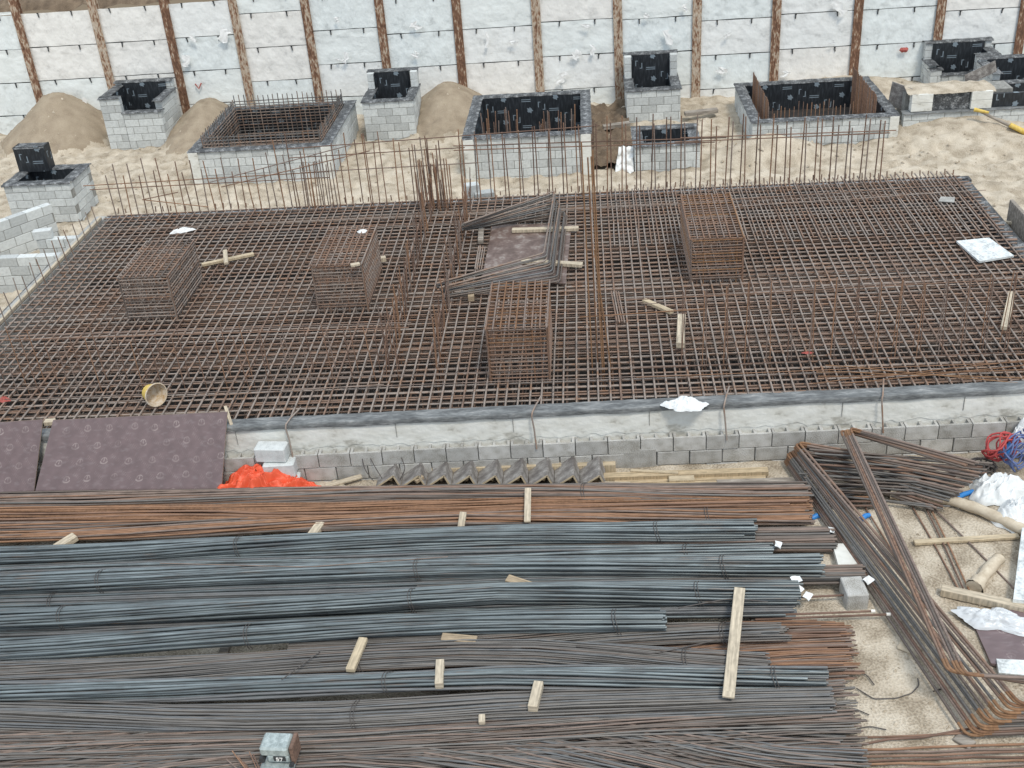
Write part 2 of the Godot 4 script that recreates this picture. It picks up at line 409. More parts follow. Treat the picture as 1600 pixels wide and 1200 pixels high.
# ---------- ground ----------
func cone(x: float, z: float, cx: float, cz: float, rx: float, rz: float, h: float) -> float:
	var d := Vector2((x - cx) / rx, (z - cz) / rz).length()
	return h * maxf(0.0, 1.0 - d) if d > 0.18 else h * (0.82 - (d * d - 0.0324) * 1.2)
func ground_y(x: float, z: float) -> float:
	var rear := -1.43
	var l1 := gn.get_noise_2d(x, z)
	var l2 := gn2.get_noise_2d(x, z)
	var rough := 0.06 * (1.0 - absf(l1) * 2.4) + 0.075 * (0.5 - absf(l2) * 1.8)
	var p := maxf(cone(x, z, -15.4, -31.7, 1.8, 2.1, 1.45), cone(x, z, -3.95, -31.7, 1.55, 2.5, 1.05))
	p = maxf(p, cone(x, z, -15.3, -22.9, 2.2, 1.7, 0.75))
	p = maxf(p, cone(x, z, 4.4, -27.0, 1.5, 1.0, 0.62))
	p = maxf(p, cone(x, z, 9.3, -28.2, 2.6, 2.2, 0.5))
	p = maxf(p, cone(x, z, -11.0, -31.6, 1.3, 2.6, 0.95))
	p = maxf(p, cone(x, z, 7.2, -31.5, 3.0, 2.2, 0.6))
	rear += p + rough * (1.0 if p < 0.05 else clampf(1.0 - p * 1.2, 0.35, 1.0))
	rear -= 0.055 * (1.0 - smoothstep(-1.0, -0.62, gn3.get_noise_2d(x, z * 1.4))) * clampf(1.2 - p * 1.5, 0.0, 1.0)
	for f in [[-13.8, -12.18, -25.95, -24.67], [-13.42, -11.75, -31.7, -30.15], [-10.0, -6.42, -30.7, -26.86], [-6.06, -4.67, -31.4, -29.79], [-3.02, 0.05, -29.95, -26.3], [1.05, 2.5, -31.85, -30.2], [1.08, 2.65, -27.6, -26.28], [4.05, 7.6, -31.1, -27.6], [9.32, 11.1, -32.15, -31.2], [10.45, 12.4, -31.0, -29.5]]:
		if x > f[0] + 0.1 and x < f[1] - 0.1 and z > f[2] + 0.1 and z < f[3] - 0.1: rear = -1.75
	var front := 0.02 * l1 + 0.016 * l2
	return lerpf(rear, front, smoothstep(-12.7, -12.0, z))
func ticks(a: float, b: float, st: float, lo: float, hi: float, coarse: float) -> PackedFloat32Array:
	var o := PackedFloat32Array()
	var q := lo
	while q < hi + 0.001:
		o.append(q)
		q += st if q >= a - 0.001 and q < b else minf(coarse, maxf(st, (a - q) if q < a else coarse))
	return o
func make_ground() -> void:
	gn.seed = 11; gn.frequency = 0.75; gn.fractal_octaves = 3; gn.noise_type = FastNoiseLite.TYPE_SIMPLEX_SMOOTH
	gn3.seed = 13; gn3.frequency = 1.5; gn3.noise_type = FastNoiseLite.TYPE_CELLULAR; gn3.cellular_return_type = FastNoiseLite.RETURN_DISTANCE; gn3.fractal_type = FastNoiseLite.FRACTAL_NONE
	gn2.seed = 12; gn2.frequency = 2.1; gn2.fractal_octaves = 3
	var xs := ticks(-18.5, 14.0, 0.1, -90.0, 90.0, 8.0)
	var zs := ticks(-32.3, -5.0, 0.1, -32.3, 60.0, 5.0)
	var mb := MB.new()
	var nx := xs.size()
	for z in zs:
		for x in xs:
			var inside := x > -18.6 and x < 14.1 and z < -4.8
			mb.v.append(Vector3(x, ground_y(x, z) if inside else (-1.43 if z < -12.4 else 0.0), z)); mb.u.append(Vector2(x, z))
	mb.n.resize(mb.v.size())
	for b in zs.size():
		for a in nx:
			var dx := mb.v[b * nx + mini(a + 1, nx - 1)] - mb.v[b * nx + maxi(a - 1, 0)]
			var dz := mb.v[mini(b + 1, zs.size() - 1) * nx + a] - mb.v[maxi(b - 1, 0) * nx + a]
			mb.n[b * nx + a] = dz.cross(dx).normalized()
	for b in zs.size() - 1:
		for a in nx - 1:
			var q := b * nx + a
			mb.i.append_array([q, q + 1, q + nx + 1, q, q + nx + 1, q + nx])
	structure("ground", mb.mesh(), M.sand)
	# soil bank held back by the shored wall
	var bk := MB.new()
	bk.grid(160, 24, func(s: float, t: float):
		var x := lerpf(-45.0, 40.0, s)
		var zz := t * t * 30.0
		return Vector3(x, 2.06 + 0.55 * zz + 0.22 * gn.get_noise_2d(x * 1.3, zz * 1.5) + 0.1 * gn2.get_noise_2d(x, zz), -32.45 - zz))
	structure("soil_bank", bk.mesh(), M.soil)
	# tipped heaps of damper sand
	var hs := [[-15.4, -31.7, 1.8, 2.1, 1.45, "tall brown sand heap against the shored wall at far left"], [-3.95, -31.7, 1.55, 2.5, 1.05, "brown sand heap between the narrow chamber and the wide open one"], [-11.0, -31.6, 1.3, 2.6, 0.95, "low brown sand heap between the stepped chamber and the caged one"], [-15.3, -22.9, 2.2, 1.7, 0.75, "smooth brown sand slope at the left edge behind the half-built walls"]]
	for h in hs:
		var hm := MB.new()
		var nx2 := 46
		hm.grid(nx2, nx2, func(s: float, t: float):
			var x := lerpf(h[0] - h[2] * 1.02, h[0] + h[2] * 1.02, s)
			var z := maxf(lerpf(h[1] - h[3] * 1.02, h[1] + h[3] * 1.02, t), -32.2)
			var c := cone(x, z, h[0], h[1], h[2], h[3], h[4])
			var e := 0.10 + 0.12 * gn2.get_noise_2d(x * 0.8, z * 0.8)
			return Vector3(x, ground_y(x, z) + clampf((c - e) * 0.6, -0.05, 0.03) + 0.012 * gn2.get_noise_2d(x * 3.0, z * 3.0), z))
		solo("sand_heap", hm.mesh(), M.sand_damp, h[5], "sand heap")
	# crumbs and clods lying on the trodden sand
	var cl := MB.new()
	for k in 2600:
		var far := k < 1900
		var x := rr(-17.0, 12.5) if far else rr(2.4, 6.0)
		var z := rr(-31.8, -20.5) if far else rr(-11.3, -6.5)
		var sz := rr(0.012, 0.05) * (1.0 if far else 0.4)
		var y := ground_y(x, z)
		if y < -1.7: continue
		var c := Vector3(x, y + sz * 0.3, z)
		var t := [c + Vector3(0, sz, 0), c + Vector3(sz, 0, rr(-sz, sz)), c + Vector3(rr(-sz, sz), -sz * 0.2, sz), c + Vector3(-sz, 0, rr(-sz, sz)), c + Vector3(rr(-sz, sz), 0, -sz)]
		for e in 4:
			var a: Vector3 = t[1 + e]
			var b: Vector3 = t[1 + (e + 1) % 4]
			cl.tri(t[0], a, b, (a + b) * 0.5 - c + Vector3(0, sz, 0))
	var co := structure("sand_crumbs", cl.mesh(), M.sand)
	co.set_meta("kind", "stuff"); tag(co, "small crumbs and clods strewn over the trodden sand", "sand crumbs")

# ---------- shored wall ----------
func make_shored_wall() -> void:
	var w := thing("shored_wall", "tall retaining wall of white boards held between rusty steel piles", "wall", Vector3(0, 0, -32.2))
	var xs := [-20.35, -18.2, -16.06, -13.81, -11.75, -9.79, -7.76, -5.68, -3.54, -1.34, 0.92, 3.09, 5.26, 7.47, 9.68, 11.9, 14.1]
	var seam := [0.9, 1.05, 1.07, 1.08, 1.10, 0.70, 1.07, 0.86, 0.87, 0.94, 0.88, 0.72, 0.77, 0.76, 0.60, 0.75]
	var bm := MB.new()
	bm.box(T(Vector3(-3, -0.55, -0.16)), Vector3(36, 5.0, 0.1))
	part(w, "backing", bm.mesh(), M.black)
	# one steel pile: H section seen from the front flange
	var pm := MB.new()
	pm.cbox(T(Vector3(0, -0.2, 0.06)), Vector3(0.25, 5.6, 0.022), 0.005)
	pm.box(T(Vector3(0, -0.2, -0.03)), Vector3(0.02, 5.6, 0.16))
	pm.cbox(T(Vector3(0, -0.2, -0.112)), Vector3(0.25, 5.6, 0.022), 0.005)
	var pile := pm.mesh()
	for k in xs.size():
		part(w, "steel_pile", pile, M.pile[[0, 1, 1, 0, 2, 0, 1, 1, 2, 0, 0, 0, 1, 2, 1, 2, 1][k]], T(Vector3(xs[k], 0.25 if k < 6 else 0.0, 0), Basis(Vector3.FORWARD, rr(-0.006, 0.006))))
	var peg := MB.new()
	peg.box(T(Vector3.ZERO), Vector3(0.028, 0.13, 0.02))
	peg.box(T(Vector3(0, 0.055, 0.012)), Vector3(0.05, 0.022, 0.02))
	var pegm := peg.mesh()
	var pitch := 0.955
	for k in xs.size() - 1:
		var wd: float = xs[k + 1] - xs[k] - 0.2
		var cx: float = (xs[k + 1] + xs[k]) * 0.5
		var top: float = seam[k]
		for r in range(-2, 4):
			var y0: float = top - r * pitch
			if y0 - pitch > 2.02: continue
			var hh := pitch - 0.02
			if y0 - hh < -2.6: continue
			var pb := MB.new()
			var tl := rr(-0.006, 0.006)
			# board with slightly wavy edges
			var sd := rng.randi() % 1000
			var ytop := minf(y0, 2.1)
			pb.grid(8, 4, func(s: float, t: float): return Vector3((s - 0.5) * wd, -t * (ytop - y0 + hh) + 0.012 * gn.get_noise_2d(s * 3.0 + sd, t * 3.0), 0.012 * gn2.get_noise_2d(s * 0.7 + sd, t * 0.7)))
			pb.box(T(Vector3(0, -0.5 * (ytop - y0 + hh), -0.035)), Vector3(wd, ytop - y0 + hh - 0.03, 0.05))
			var bd := part(w, "board", pb.mesh(), pick(M.panel), T(Vector3(cx, ytop, 0.0), Basis(Vector3.FORWARD, tl)))
			for sx in [-0.27, 0.24]:
				part(bd, "peg", pegm, M.black, T(Vector3(sx * wd + rr(-0.08, 0.08), -0.055, 0.02), Basis(Vector3.FORWARD, rr(-0.15, 0.15))))
	# torn scraps of white film still hanging on the boards
	for sp in [Vector3(-11.092, 1.095, -32.1), Vector3(-10.192, 1.133, -32.1), Vector3(-4.706, 1.084, -32.1), Vector3(-2.766, 0.586, -32.1), Vector3(-2.052, 0.493, -32.1), Vector3(0.021, 0.813, -32.1), Vector3(-0.276, 0.037, -32.1), Vector3(0.177, 0.136, -32.1), Vector3(1.702, 0.975, -32.1), Vector3(2.317, 0.367, -32.1), Vector3(3.903, 0.329, -32.1), Vector3(6.808, -0.063, -32.1), Vector3(6.942, 0.927, -32.1), Vector3(-0.701, -0.606, -32.1), Vector3(-6.915, 1.386, -32.1), Vector3(-7.04, 0.291, -32.1), Vector3(-15.461, -0.411, -32.1), Vector3(-14.731, -0.584, -32.1), Vector3(3.804, -0.639, -32.1), Vector3(5.59, -0.828, -32.1), Vector3(-11.449, 0.484, -32.1), Vector3(2.752, 1.137, -32.1), Vector3(-6.815, 0.315, -32.1), Vector3(-4.795, 0.291, -32.1)]:
		var fb := MB.new()
		var s2 := rng.randi() % 900
		var lw := rr(0.1, 0.3)
		var lh := rr(0.12, 0.5) if rng.randf() < 0.5 else rr(0.08, 0.2)
		fb.grid(7, 7, func(s: float, t: float):
			var e := 1.0 - 0.5 * absf(gn2.get_noise_2d(t * 2.0 + s2, 3.0)) * 2.0
			return Vector3((s - 0.5) * lw * e + 0.12 * gn2.get_noise_2d(t * 0.9, s2), (0.5 - t) * lh, 0.03 + 0.022 * gn2.get_noise_2d(s * 0.8 + s2, t * 0.8)))
		part(w, "film_scrap", fb.mesh(), M.film, T((sp as Vector3) - w.position, Basis(Vector3.FORWARD, rr(-0.8, 0.8))))
	var mk := MB.new()
	mk.tube([Vector3(-0.08, 0.08, 0), Vector3(0, -0.07, 0), Vector3(0.1, 0.09, 0)], 0.022, 5)
	part(w, "red_mark", mk.mesh(), M.red_mark, T(Vector3(-11.239, -0.271, -32.12) - w.position))
	var rb := MB.new()
	rb.grid(8, 6, func(s: float, t: float): return Vector3((s - 0.5) * 0.19 * (0.4 + 0.9 * sin(0.3 + t * 2.6)) + 0.04 * gn2.get_noise_2d(s * 3.0, t * 2.0), (0.5 - t) * 0.13 + 0.05 * gn2.get_noise_2d(s * 2.0, 5.0), 0.05 * sin(s * PI) * sin(t * PI) + 0.03 * gn2.get_noise_2d(s * 2, t * 2)))
	part(w, "red_rag", rb.mesh(), M.red_mark, T(Vector3(8.797, -0.351, -32.1) - w.position))

# ---------- block work ----------
func block_mesh() -> Mesh:
	if not shared.has("block"):
		var mb := MB.new(); mb.cbox(Transform3D.IDENTITY, Vector3(0.388, 0.188, 0.19), 0.006); shared["block"] = mb.mesh()
	return shared["block"]
# one wall of blocks from a to b (plan), between y0 and y1; bond alternates
func block_run(parent: Node, a: Vector2, b: Vector2, y0: float, y1: float, mats: Array, thick := 0.19) -> void:
	var len := a.distance_to(b)
	var d := (b - a) / len
	var bs := Basis(Vector3(d.x, 0, d.y), Vector3.UP, Vector3(d.x, 0, d.y).cross(Vector3.UP))
	var mb := MB.new()
	mb.box(T(Vector3((a.x + b.x) * 0.5, (y0 + y1) * 0.5 - 0.012, (a.y + b.y) * 0.5), bs), Vector3(len - 0.02, y1 - y0 - 0.03, thick - 0.02))
	var wl := part(parent, "wall", mb.mesh(), M.mortar)
	var rows := maxi(1, int(round((y1 - y0) / 0.2)))
	var rh := (y1 - y0) / rows
	for r in rows:
		var s := -0.2 if r % 2 else 0.0
		while s < len - 0.03:
			var s0 := maxf(s, 0.0)
			var s1 := minf(s + 0.4, len)
			s += 0.4
			if s1 - s0 < 0.05: continue
			var c := a + d * (s0 + s1) * 0.5
			var sc := Vector3((s1 - s0 - 0.012) / 0.388, (rh - 0.012) / 0.188, thick / 0.19 * rr(0.985, 1.03))
			var bb := Basis(bs.x * sc.x, bs.y * sc.y, bs.z * sc.z)
			part(wl, "block", block_mesh(), pick(mats), T(Vector3(c.x, y0 + rh * (r + 0.5) + rr(-0.003, 0.003), c.y), bb.rotated(Vector3.UP, rr(-0.008, 0.008))))
# folded felt strip along the top of a wall
func cap_run(parent: Node, a: Vector2, b: Vector2, y: float, wd: float, mt: Material, lip := 0.025) -> void:
	var len := a.distance_to(b)
	var d := (b - a) / len
	var nrm := Vector2(-d.y, d.x)
	var sd := rng.randi() % 500
	var mb := MB.new()
	var prof := [[-0.5 * wd - 0.014, -lip], [-0.5 * wd - 0.012, 0.008], [-0.2 * wd, 0.016], [0.2 * wd, 0.012], [0.5 * wd + 0.012, 0.008], [0.5 * wd + 0.014, -lip]]
	mb.grid(int(maxf(4, len * 8)), 5, func(s: float, t: float):
		var k: Array = prof[int(round(t * 5.0))]
		var p := a + d * (s * (len + 0.06) - 0.03) + nrm * float(k[0])
		return Vector3(p.x + 0.018 * gn2.get_noise_2d(s * len * 1.4 + sd, t * 2.0), y + float(k[1]) * (1.0 + 0.5 * gn2.get_noise_2d(s * len + sd, 9.0)) + 0.012 * gn2.get_noise_2d(s * len * 2.0 + sd, t * 3.0), p.y + 0.018 * gn2.get_noise_2d(s * len * 1.4, t * 2.0 + sd)))
	part(parent, "felt_strip", mb.mesh(), mt)
# sheet of printed membrane standing against the inside of a wall
func lining(parent: Node, a: Vector2, b: Vector2, y0: float, y1: float) -> void:
	var len := a.distance_to(b)
	var d := (b - a) / len
	var mb := MB.new()
	var bs := Basis(Vector3(d.x, 0, d.y), Vector3.UP, Vector3(d.x, 0, d.y).cross(Vector3.UP))
	mb.box(T(Vector3((a.x + b.x) * 0.5, (y0 + y1) * 0.5, (a.y + b.y) * 0.5), bs), Vector3(len, y1 - y0, 0.012))
	# slightly rumpled face on each side of the sheet
	for sg in [-1.0, 1.0]:
		var k := mb.v.size()
		var off: Vector3 = bs.z * (0.012 * sg)
		var sd := a.x * 3.0 + b.y * 5.0
		mb.grid(20, 10, func(s: float, t: float):
			var q := a.lerp(b, s)
			var y := lerpf(y1, y0, t)
			return Vector3(q.x, y, q.y) + off + bs.z * (0.010 * sg * gn2.get_noise_2d(s * len * 0.6 + sd, y * 0.35)))
		for e in range(k, mb.u.size()): mb.u[e] = Vector2(mb.u[e].x * len, mb.u[e].y * (y1 - y0))
		if mb.n[k].dot(off) < 0.0:
			for e in range(k, mb.n.size()): mb.n[e] = -mb.n[e]
			for e in range(mb.i.size() - 20 * 10 * 6, mb.i.size(), 3):
				var w := mb.i[e + 1]
				mb.i[e + 1] = mb.i[e + 2]
				mb.i[e + 2] = w
	part(parent, "membrane_lining", mb.mesh(), M.membrane)
# rectangular chamber: front/right/back/left walls with their own top heights
func chamber(called: String, label: String, x0: float, x1: float, zf: float, zb: float, base: float, tops: Array, capm: Material, o := {}) -> Node3D:
	var c := thing(called, label, "chamber", Vector3.ZERO, 0.0, "block chambers in the pit")
	var h := 0.1
	var F: float = tops[0]
	var R: float = tops[1]
	var B: float = tops[2]
	var L: float = tops[3]
	if o.has("front_split"):   # [x, top left, top right]
		for q in o.front_split:
			block_run(c, Vector2(q[0], zf - h), Vector2(q[1], zf - h), base, q[2], M.block)
			cap_run(c, Vector2(q[0], zf - h), Vector2(q[1], zf - h), q[2], 0.22, capm)
	else:
		block_run(c, Vector2(x0, zf - h), Vector2(x1, zf - h), base, F, M.block)
		cap_run(c, Vector2(x0, zf - h), Vector2(x1, zf - h), F, 0.24, capm)
	block_run(c, Vector2(x1 - h, zf - 0.2), Vector2(x1 - h, zb + 0.2), base, R, M.block)
	cap_run(c, Vector2(x1 - h, zf - 0.1), Vector2(x1 - h, zb + 0.1), R + 0.004, 0.24, capm)
	block_run(c, Vector2(x0, zb + h), Vector2(x1, zb + h), base, B, M.block)
	cap_run(c, Vector2(x0, zb + h), Vector2(x1, zb + h), B + 0.006, 0.24, capm)
	block_run(c, Vector2(x0 + h, zf - 0.2), Vector2(x0 + h, zb + 0.2), base, L, M.block)
	cap_run(c, Vector2(x0 + h, zf - 0.1), Vector2(x0 + h, zb + 0.1), L + 0.004, 0.24, capm)
	lining(c, Vector2(x0 + 0.2, zb + 0.215), Vector2(x1 - 0.2, zb + 0.215), base, B - 0.01)
	lining(c, Vector2(x0 + 0.215, zf - 0.22), Vector2(x0 + 0.215, zb + 0.22), base, L - 0.01)
	lining(c, Vector2(x1 - 0.215, zf - 0.22), Vector2(x1 - 0.215, zb + 0.22), base, R - 0.01)
	var fb := MB.new()
	fb.box(T(Vector3((x0 + x1) * 0.5, base + 0.05, (zf + zb) * 0.5)), Vector3(x1 - x0 - 0.4, 0.1, zf - zb - 0.4))
	part(c, "floor", fb.mesh(), M.shaded_floor)
	return c
func pilaster(c: Node, x: float, z: float, y0: float, y1: float, w := 0.2) -> void:
	var mb := MB.new(); mb.cbox(T(Vector3(x, (y0 + y1) * 0.5, z)), Vector3(w, y1 - y0, 0.05), 0.004)
	part(c, "corner_render", mb.mesh(), M.render_white)

func make_chambers() -> void:
	var g := -1.6
	var A := chamber("block_chamber", "block chamber by the left edge with a black wrapped stub on its rear corner", -13.8, -12.18, -24.67, -25.95, g, [-0.42, -0.42, -0.42, -0.42], M.felt)
	block_run(A, Vector2(-13.75, -25.75), Vector2(-13.05, -25.75), -0.42, 0.14, M.block, 0.3)
	lining(A, Vector2(-13.78, -25.585), Vector2(-13.02, -25.585), -0.42, 0.2)
	lining(A, Vector2(-13.035, -25.58), Vector2(-13.035, -25.92), -0.42, 0.2)
	lining(A, Vector2(-13.765, -25.58), Vector2(-13.765, -25.92), -0.42, 0.2)
	cap_run(A, Vector2(-13.75, -25.75), Vector2(-13.05, -25.75), 0.18, 0.34, M.felt)
	chamber("block_chamber", "tall block chamber between the two sand heaps at left, front edge stepped down", -13.42, -11.75, -30.15, -31.7, g, [0, -0.14, 0.12, 0.04], M.felt, {"front_split": [[-13.42, -12.84, 0.04], [-12.84, -11.75, -0.38]]})
	var Cc := chamber("block_chamber", "wide square block chamber with a rebar cage standing inside it", -10.0, -6.42, -26.86, -30.7, g, [-0.54, -0.54, -0.54, -0.54], M.felt)
	pilaster(Cc, -9.9, -26.845, g, -0.56, 0.24); pilaster(Cc, -6.52, -26.845, g, -0.56, 0.24)
	chamber_cage(Vector3(-9.7, -1.5, -27.15), 3.0, 3.2, 1.24)
	var D := chamber("block_chamber", "narrow block chamber with high black back, beside the heap left of centre", -6.06, -4.67, -29.79, -31.4, g, [-0.34, -0.34, 0.1, -0.34], M.felt)
	block_run(D, Vector2(-5.96, -31.0), Vector2(-5.96, -31.2), -0.34, 0.1, M.block)
	lining(D, Vector2(-5.86, -30.99), Vector2(-5.86, -31.2), -0.34, 0.1)
	block_run(D, Vector2(-4.77, -31.0), Vector2(-4.77, -31.2), -0.34, 0.1, M.block)
	lining(D, Vector2(-4.88, -30.99), Vector2(-4.88, -31.2), -0.34, 0.1)
	var E := chamber("block_chamber", "wide open block chamber lined black, straight behind the loose bent bars", -3.02, 0.05, -26.3, -29.95, g, [-0.39, -0.39, -0.39, -0.39], M.felt)
	pilaster(E, -2.9, -26.285, g, -0.41, 0.24); pilaster(E, -0.07, -26.285, g, -0.41, 0.24)
	bar_clump(E, [[-2.2, -27.2], [-0.8, -27.2]], -1.5, -0.05)
	var Fc := chamber("block_chamber", "tall block chamber with black back wall behind the low two-step chamber", 1.05, 2.5, -30.2, -31.85, g, [-0.54, -0.54, 0.06, -0.54], M.felt)
	block_run(Fc, Vector2(1.15, -31.4), Vector2(1.15, -31.65), -0.54, 0.06, M.block)
	lining(Fc, Vector2(1.26, -31.39), Vector2(1.26, -31.65), -0.54, 0.06)
	block_run(Fc, Vector2(2.4, -31.4), Vector2(2.4, -31.65), -0.54, 0.06, M.block)
	chamber("block_chamber", "small low block chamber with dark slot-like opening beside the white torn sheet", 1.08, 2.65, -26.28, -27.6, g, [-0.78, -0.78, -0.72, -0.76], M.felt)
	var Hc := chamber("block_chamber", "widest block chamber at right with rows of upright bars along its sides", 4.05, 7.6, -27.6, -31.1, g, [-0.76, -0.76, -0.76, -0.76], M.felt)
	pilaster(Hc, 7.5, -27.585, g, -0.78, 0.22)
	for k in 34:
		var z := -28.1 - k * 0.082
		var hh := -0.45 + rr(-0.03, 0.03)
		rod(Hc, Vector3(4.5 + rr(-0.01, 0.01), -1.5, z), Vector3(4.5, hh + 0.05, z), 0.012, pick(M.rust))
		rod(Hc, Vector3(7.15 + rr(-0.01, 0.01), -1.5, z), Vector3(7.15, hh + 0.05, z), 0.012, pick(M.rust))
	for k in 26:
		rod(Hc, Vector3(4.5 + k * 0.105, -1.5, -28.05), Vector3(4.5 + k * 0.105 + rr(-0.02, 0.02), -0.42 + rr(-0.22, 0.04), -28.05), 0.011, pick(M.rust))
	var I := chamber("block_chamber", "block chamber high on the right with its front cut down beside a column", 9.32, 11.1, -31.2, -32.15, g, [0, -0.38, -0.16, -0.62], M.felt, {"front_split": [[9.32, 9.62, -0.7], [9.62, 10.5, -0.86], [10.5, 11.1, -0.38]]})
	I.set_meta("label", "block chamber high on the right, front cut low beside a taller block column")
	# low wall with white blocks and black infill at the right edge
	var J := thing("low_wall", "low wall of white blocks with black membrane infill at the right edge", "wall")
	block_run(J, Vector2(7.82, -28.08), Vector2(12.5, -28.08), g, -0.86, M.block)
	cap_run(J, Vector2(7.82, -28.08), Vector2(12.5, -28.08), -0.85, 0.26, M.capping)
	for q in [[7.98, 8.5], [9.42, 9.93]]:
		for r in 2:
			var wb := MB.new(); wb.cbox(Transform3D.IDENTITY, Vector3(q[1] - q[0] - 0.01, 0.21, 0.22), 0.005)
			part(J, "white_block", wb.mesh(), M.render_white, T(Vector3((q[0] + q[1]) * 0.5, -0.72 + r * 0.218, -28.1)))
	for q in [[8.5, 9.42, -0.42], [9.93, 11.6, -0.5]]:
		var ib := MB.new(); ib.box(Transform3D.IDENTITY, Vector3(q[1] - q[0] - 0.01, q[2] + 0.83, 0.1))
		part(J, "infill", ib.mesh(), M.membrane if q[0] > 9 else M.felt, T(Vector3((q[0] + q[1]) * 0.5, (q[2] - 0.83) * 0.5, -28.12)))
	var sb := MB.new()
	sb.grid(30, 6, func(s: float, t: float): return Vector3(lerpf(7.9, 10.0, s), -0.4 + 0.05 * gn.get_noise_2d(s * 6.0, t * 3.0) + 0.06 * sin(t * PI), lerpf(-28.0, -29.0, t)))
	part(J, "sand_fill", sb.mesh(), M.sand)
	var fillb := MB.new(); fillb.box(T(Vector3(9.2, -0.95, -28.65)), Vector3(2.6, 1.0, 0.7)); part(J, "core", fillb.mesh(), M.mortar)
	var K := chamber("block_chamber", "black lined block chamber cut off by the right edge, behind the low wall", 10.45, 12.4, -29.5, -31.0, g, [-0.66, -0.4, -0.36, -0.45], M.felt)
	lining(K, Vector2(10.45, -29.485), Vector2(12.4, -29.485), g, -0.66)
	# form boards standing by the low wall
	var b1 := MB.new()
	b1.box(Transform3D.IDENTITY, Vector3(0.62, 0.62, 0.02))
	solo("form_board", b1.mesh(), M.formwork, "weathered form board standing askew left of the white blocks", "board", T(Vector3(7.86, -0.62, -28.62), Basis(Vector3.UP, -0.9) * Basis(Vector3.FORWARD, 0.12)))
	var b2 := MB.new()
	b2.box(Transform3D.IDENTITY, Vector3(0.9, 0.3, 0.02))
	solo("form_board", b2.mesh(), M.formwork, "narrow grey board sloping up behind the right white block", "board", T(Vector3(10.0, -0.32, -29.3), Basis(Vector3.UP, 0.35) * Basis(Vector3.FORWARD, -0.28)))
	# half-built walls left of the rebar mat
	var L := thing("block_wall", "half-built pale block walls meeting at a corner left of the mat", "wall")
	block_run(L, Vector2(-14.6, -20.85), Vector2(-10.6, -20.85), -1.65, -0.62, M.block)
	block_run(L, Vector2(-12.0, -22.2), Vector2(-9.9, -22.2), -1.65, -0.8, M.block)
	block_run(L, Vector2(-13.9, -21.6), Vector2(-12.3, -23.7), -1.65, -0.55, M.block)
	part(L, "block", block_mesh(), M.block[0], T(Vector3(-11.85, -0.7, -22.2), Basis(Vector3.UP, 0.2)))
	# dark soil in the gap and a white sheet on it
	var sl := MB.new()
	sl.grid(26, 40, func(s: float, t: float):
		var x := lerpf(0.02, 1.1, s)
		var z := lerpf(-26.45, -31.8, t)
		return Vector3(x, lerpf(-1.28, -1.34, t) + 0.14 * gn2.get_noise_2d(x * 1.3, z * 1.3) + 0.1 * gn.get_noise_2d(x * 2.0, z * 2.0) + 0.12 * absf(s - 0.5), z))
	solo("soil_heap", sl.mesh(), M.soil, "dark loose soil in the gap between the wide and low chambers", "soil")
	var pl := MB.new()
	pl.grid(10, 14, func(s: float, t: float): return Vector3(lerpf(0.72, 1.06, s) - 0.12 * t * (1.0 - s), lerpf(-0.86, -1.42, t) + 0.05 * gn2.get_noise_2d(s * 1.5, t * 1.5), -26.55 + 0.28 * t + 0.09 * gn2.get_noise_2d(s * 1.2 + 7.0, t * 1.6)))
	solo("plastic_sheet", pl.mesh(), M.plastic, "torn white plastic sheet hanging at the corner of the low chamber", "plastic sheet")
	for q in [[1.2, -29.4, 0.9], [3.6, -30.2, 1.1]]:
		timber("weathered plank lying on the ground by the rusty pile" if q[0] < 2 else "dark plank lying at the foot of the piles beside the widest chamber", Vector3(q[0] - q[2] * 0.9, -1.25, q[1]), Vector3(q[0] - 0.1, -1.22, q[1] - 0.1), 0.2, 0.1, M.oldwood)

func bar_clump(c: Node, spots: Array, y0: float, y1: float) -> void:
	for s in spots:
		for k in 14:
			var a := Vector3(s[0] + rr(-0.45, 0.45), y0, s[1] + rr(-0.25, 0.25))
			rod(c, a, Vector3(a.x + rr(-0.06, 0.06), y1 + rr(-0.35, 0.1), a.z + rr(-0.05, 0.05)), 0.014, pick(M.rust))
# open-topped cage of bars in the wide square chamber
func chamber_cage(o: Vector3, w: float, d: float, h: float) -> void:
	var c := thing("rebar_cage", "open square cage of thin bars inside the wide block chamber", "rebar cage", o)
	var n := 22
	for k in n + 1:
		var s := float(k) / n
		for q in [[Vector3(s * w, 0, 0), 0.0], [Vector3(s * w, 0, -d), 0.12], [Vector3(0, 0, -s * d), 0.05], [Vector3(w, 0, -s * d), 0.05]]:
			var p: Vector3 = q[0]
			rod(c, p, p + Vector3(rr(-0.01, 0.01), h + float(q[1]) + rr(-0.02, 0.05), rr(-0.01, 0.01)), 0.013, pick(M.matlow + M.grey))
	for k in 15:
		var y := 0.05 + k * (h - 0.08) / 14.0
		var m := MB.new()
		m.tube([Vector3(0, y, 0), Vector3(w, y, 0), Vector3(w, y, -d), Vector3(0, y, -d), Vector3(0, y, -0.01)], 0.013, 5)
		part(c, "hoop", m.mesh(), pick(M.matlow + M.grey))
	for k in 14:
		rod(c, Vector3(0, 0.35, -d * k / 14.0), Vector3(w, 0.35, -d * k / 14.0), 0.011, pick(M.matlow))

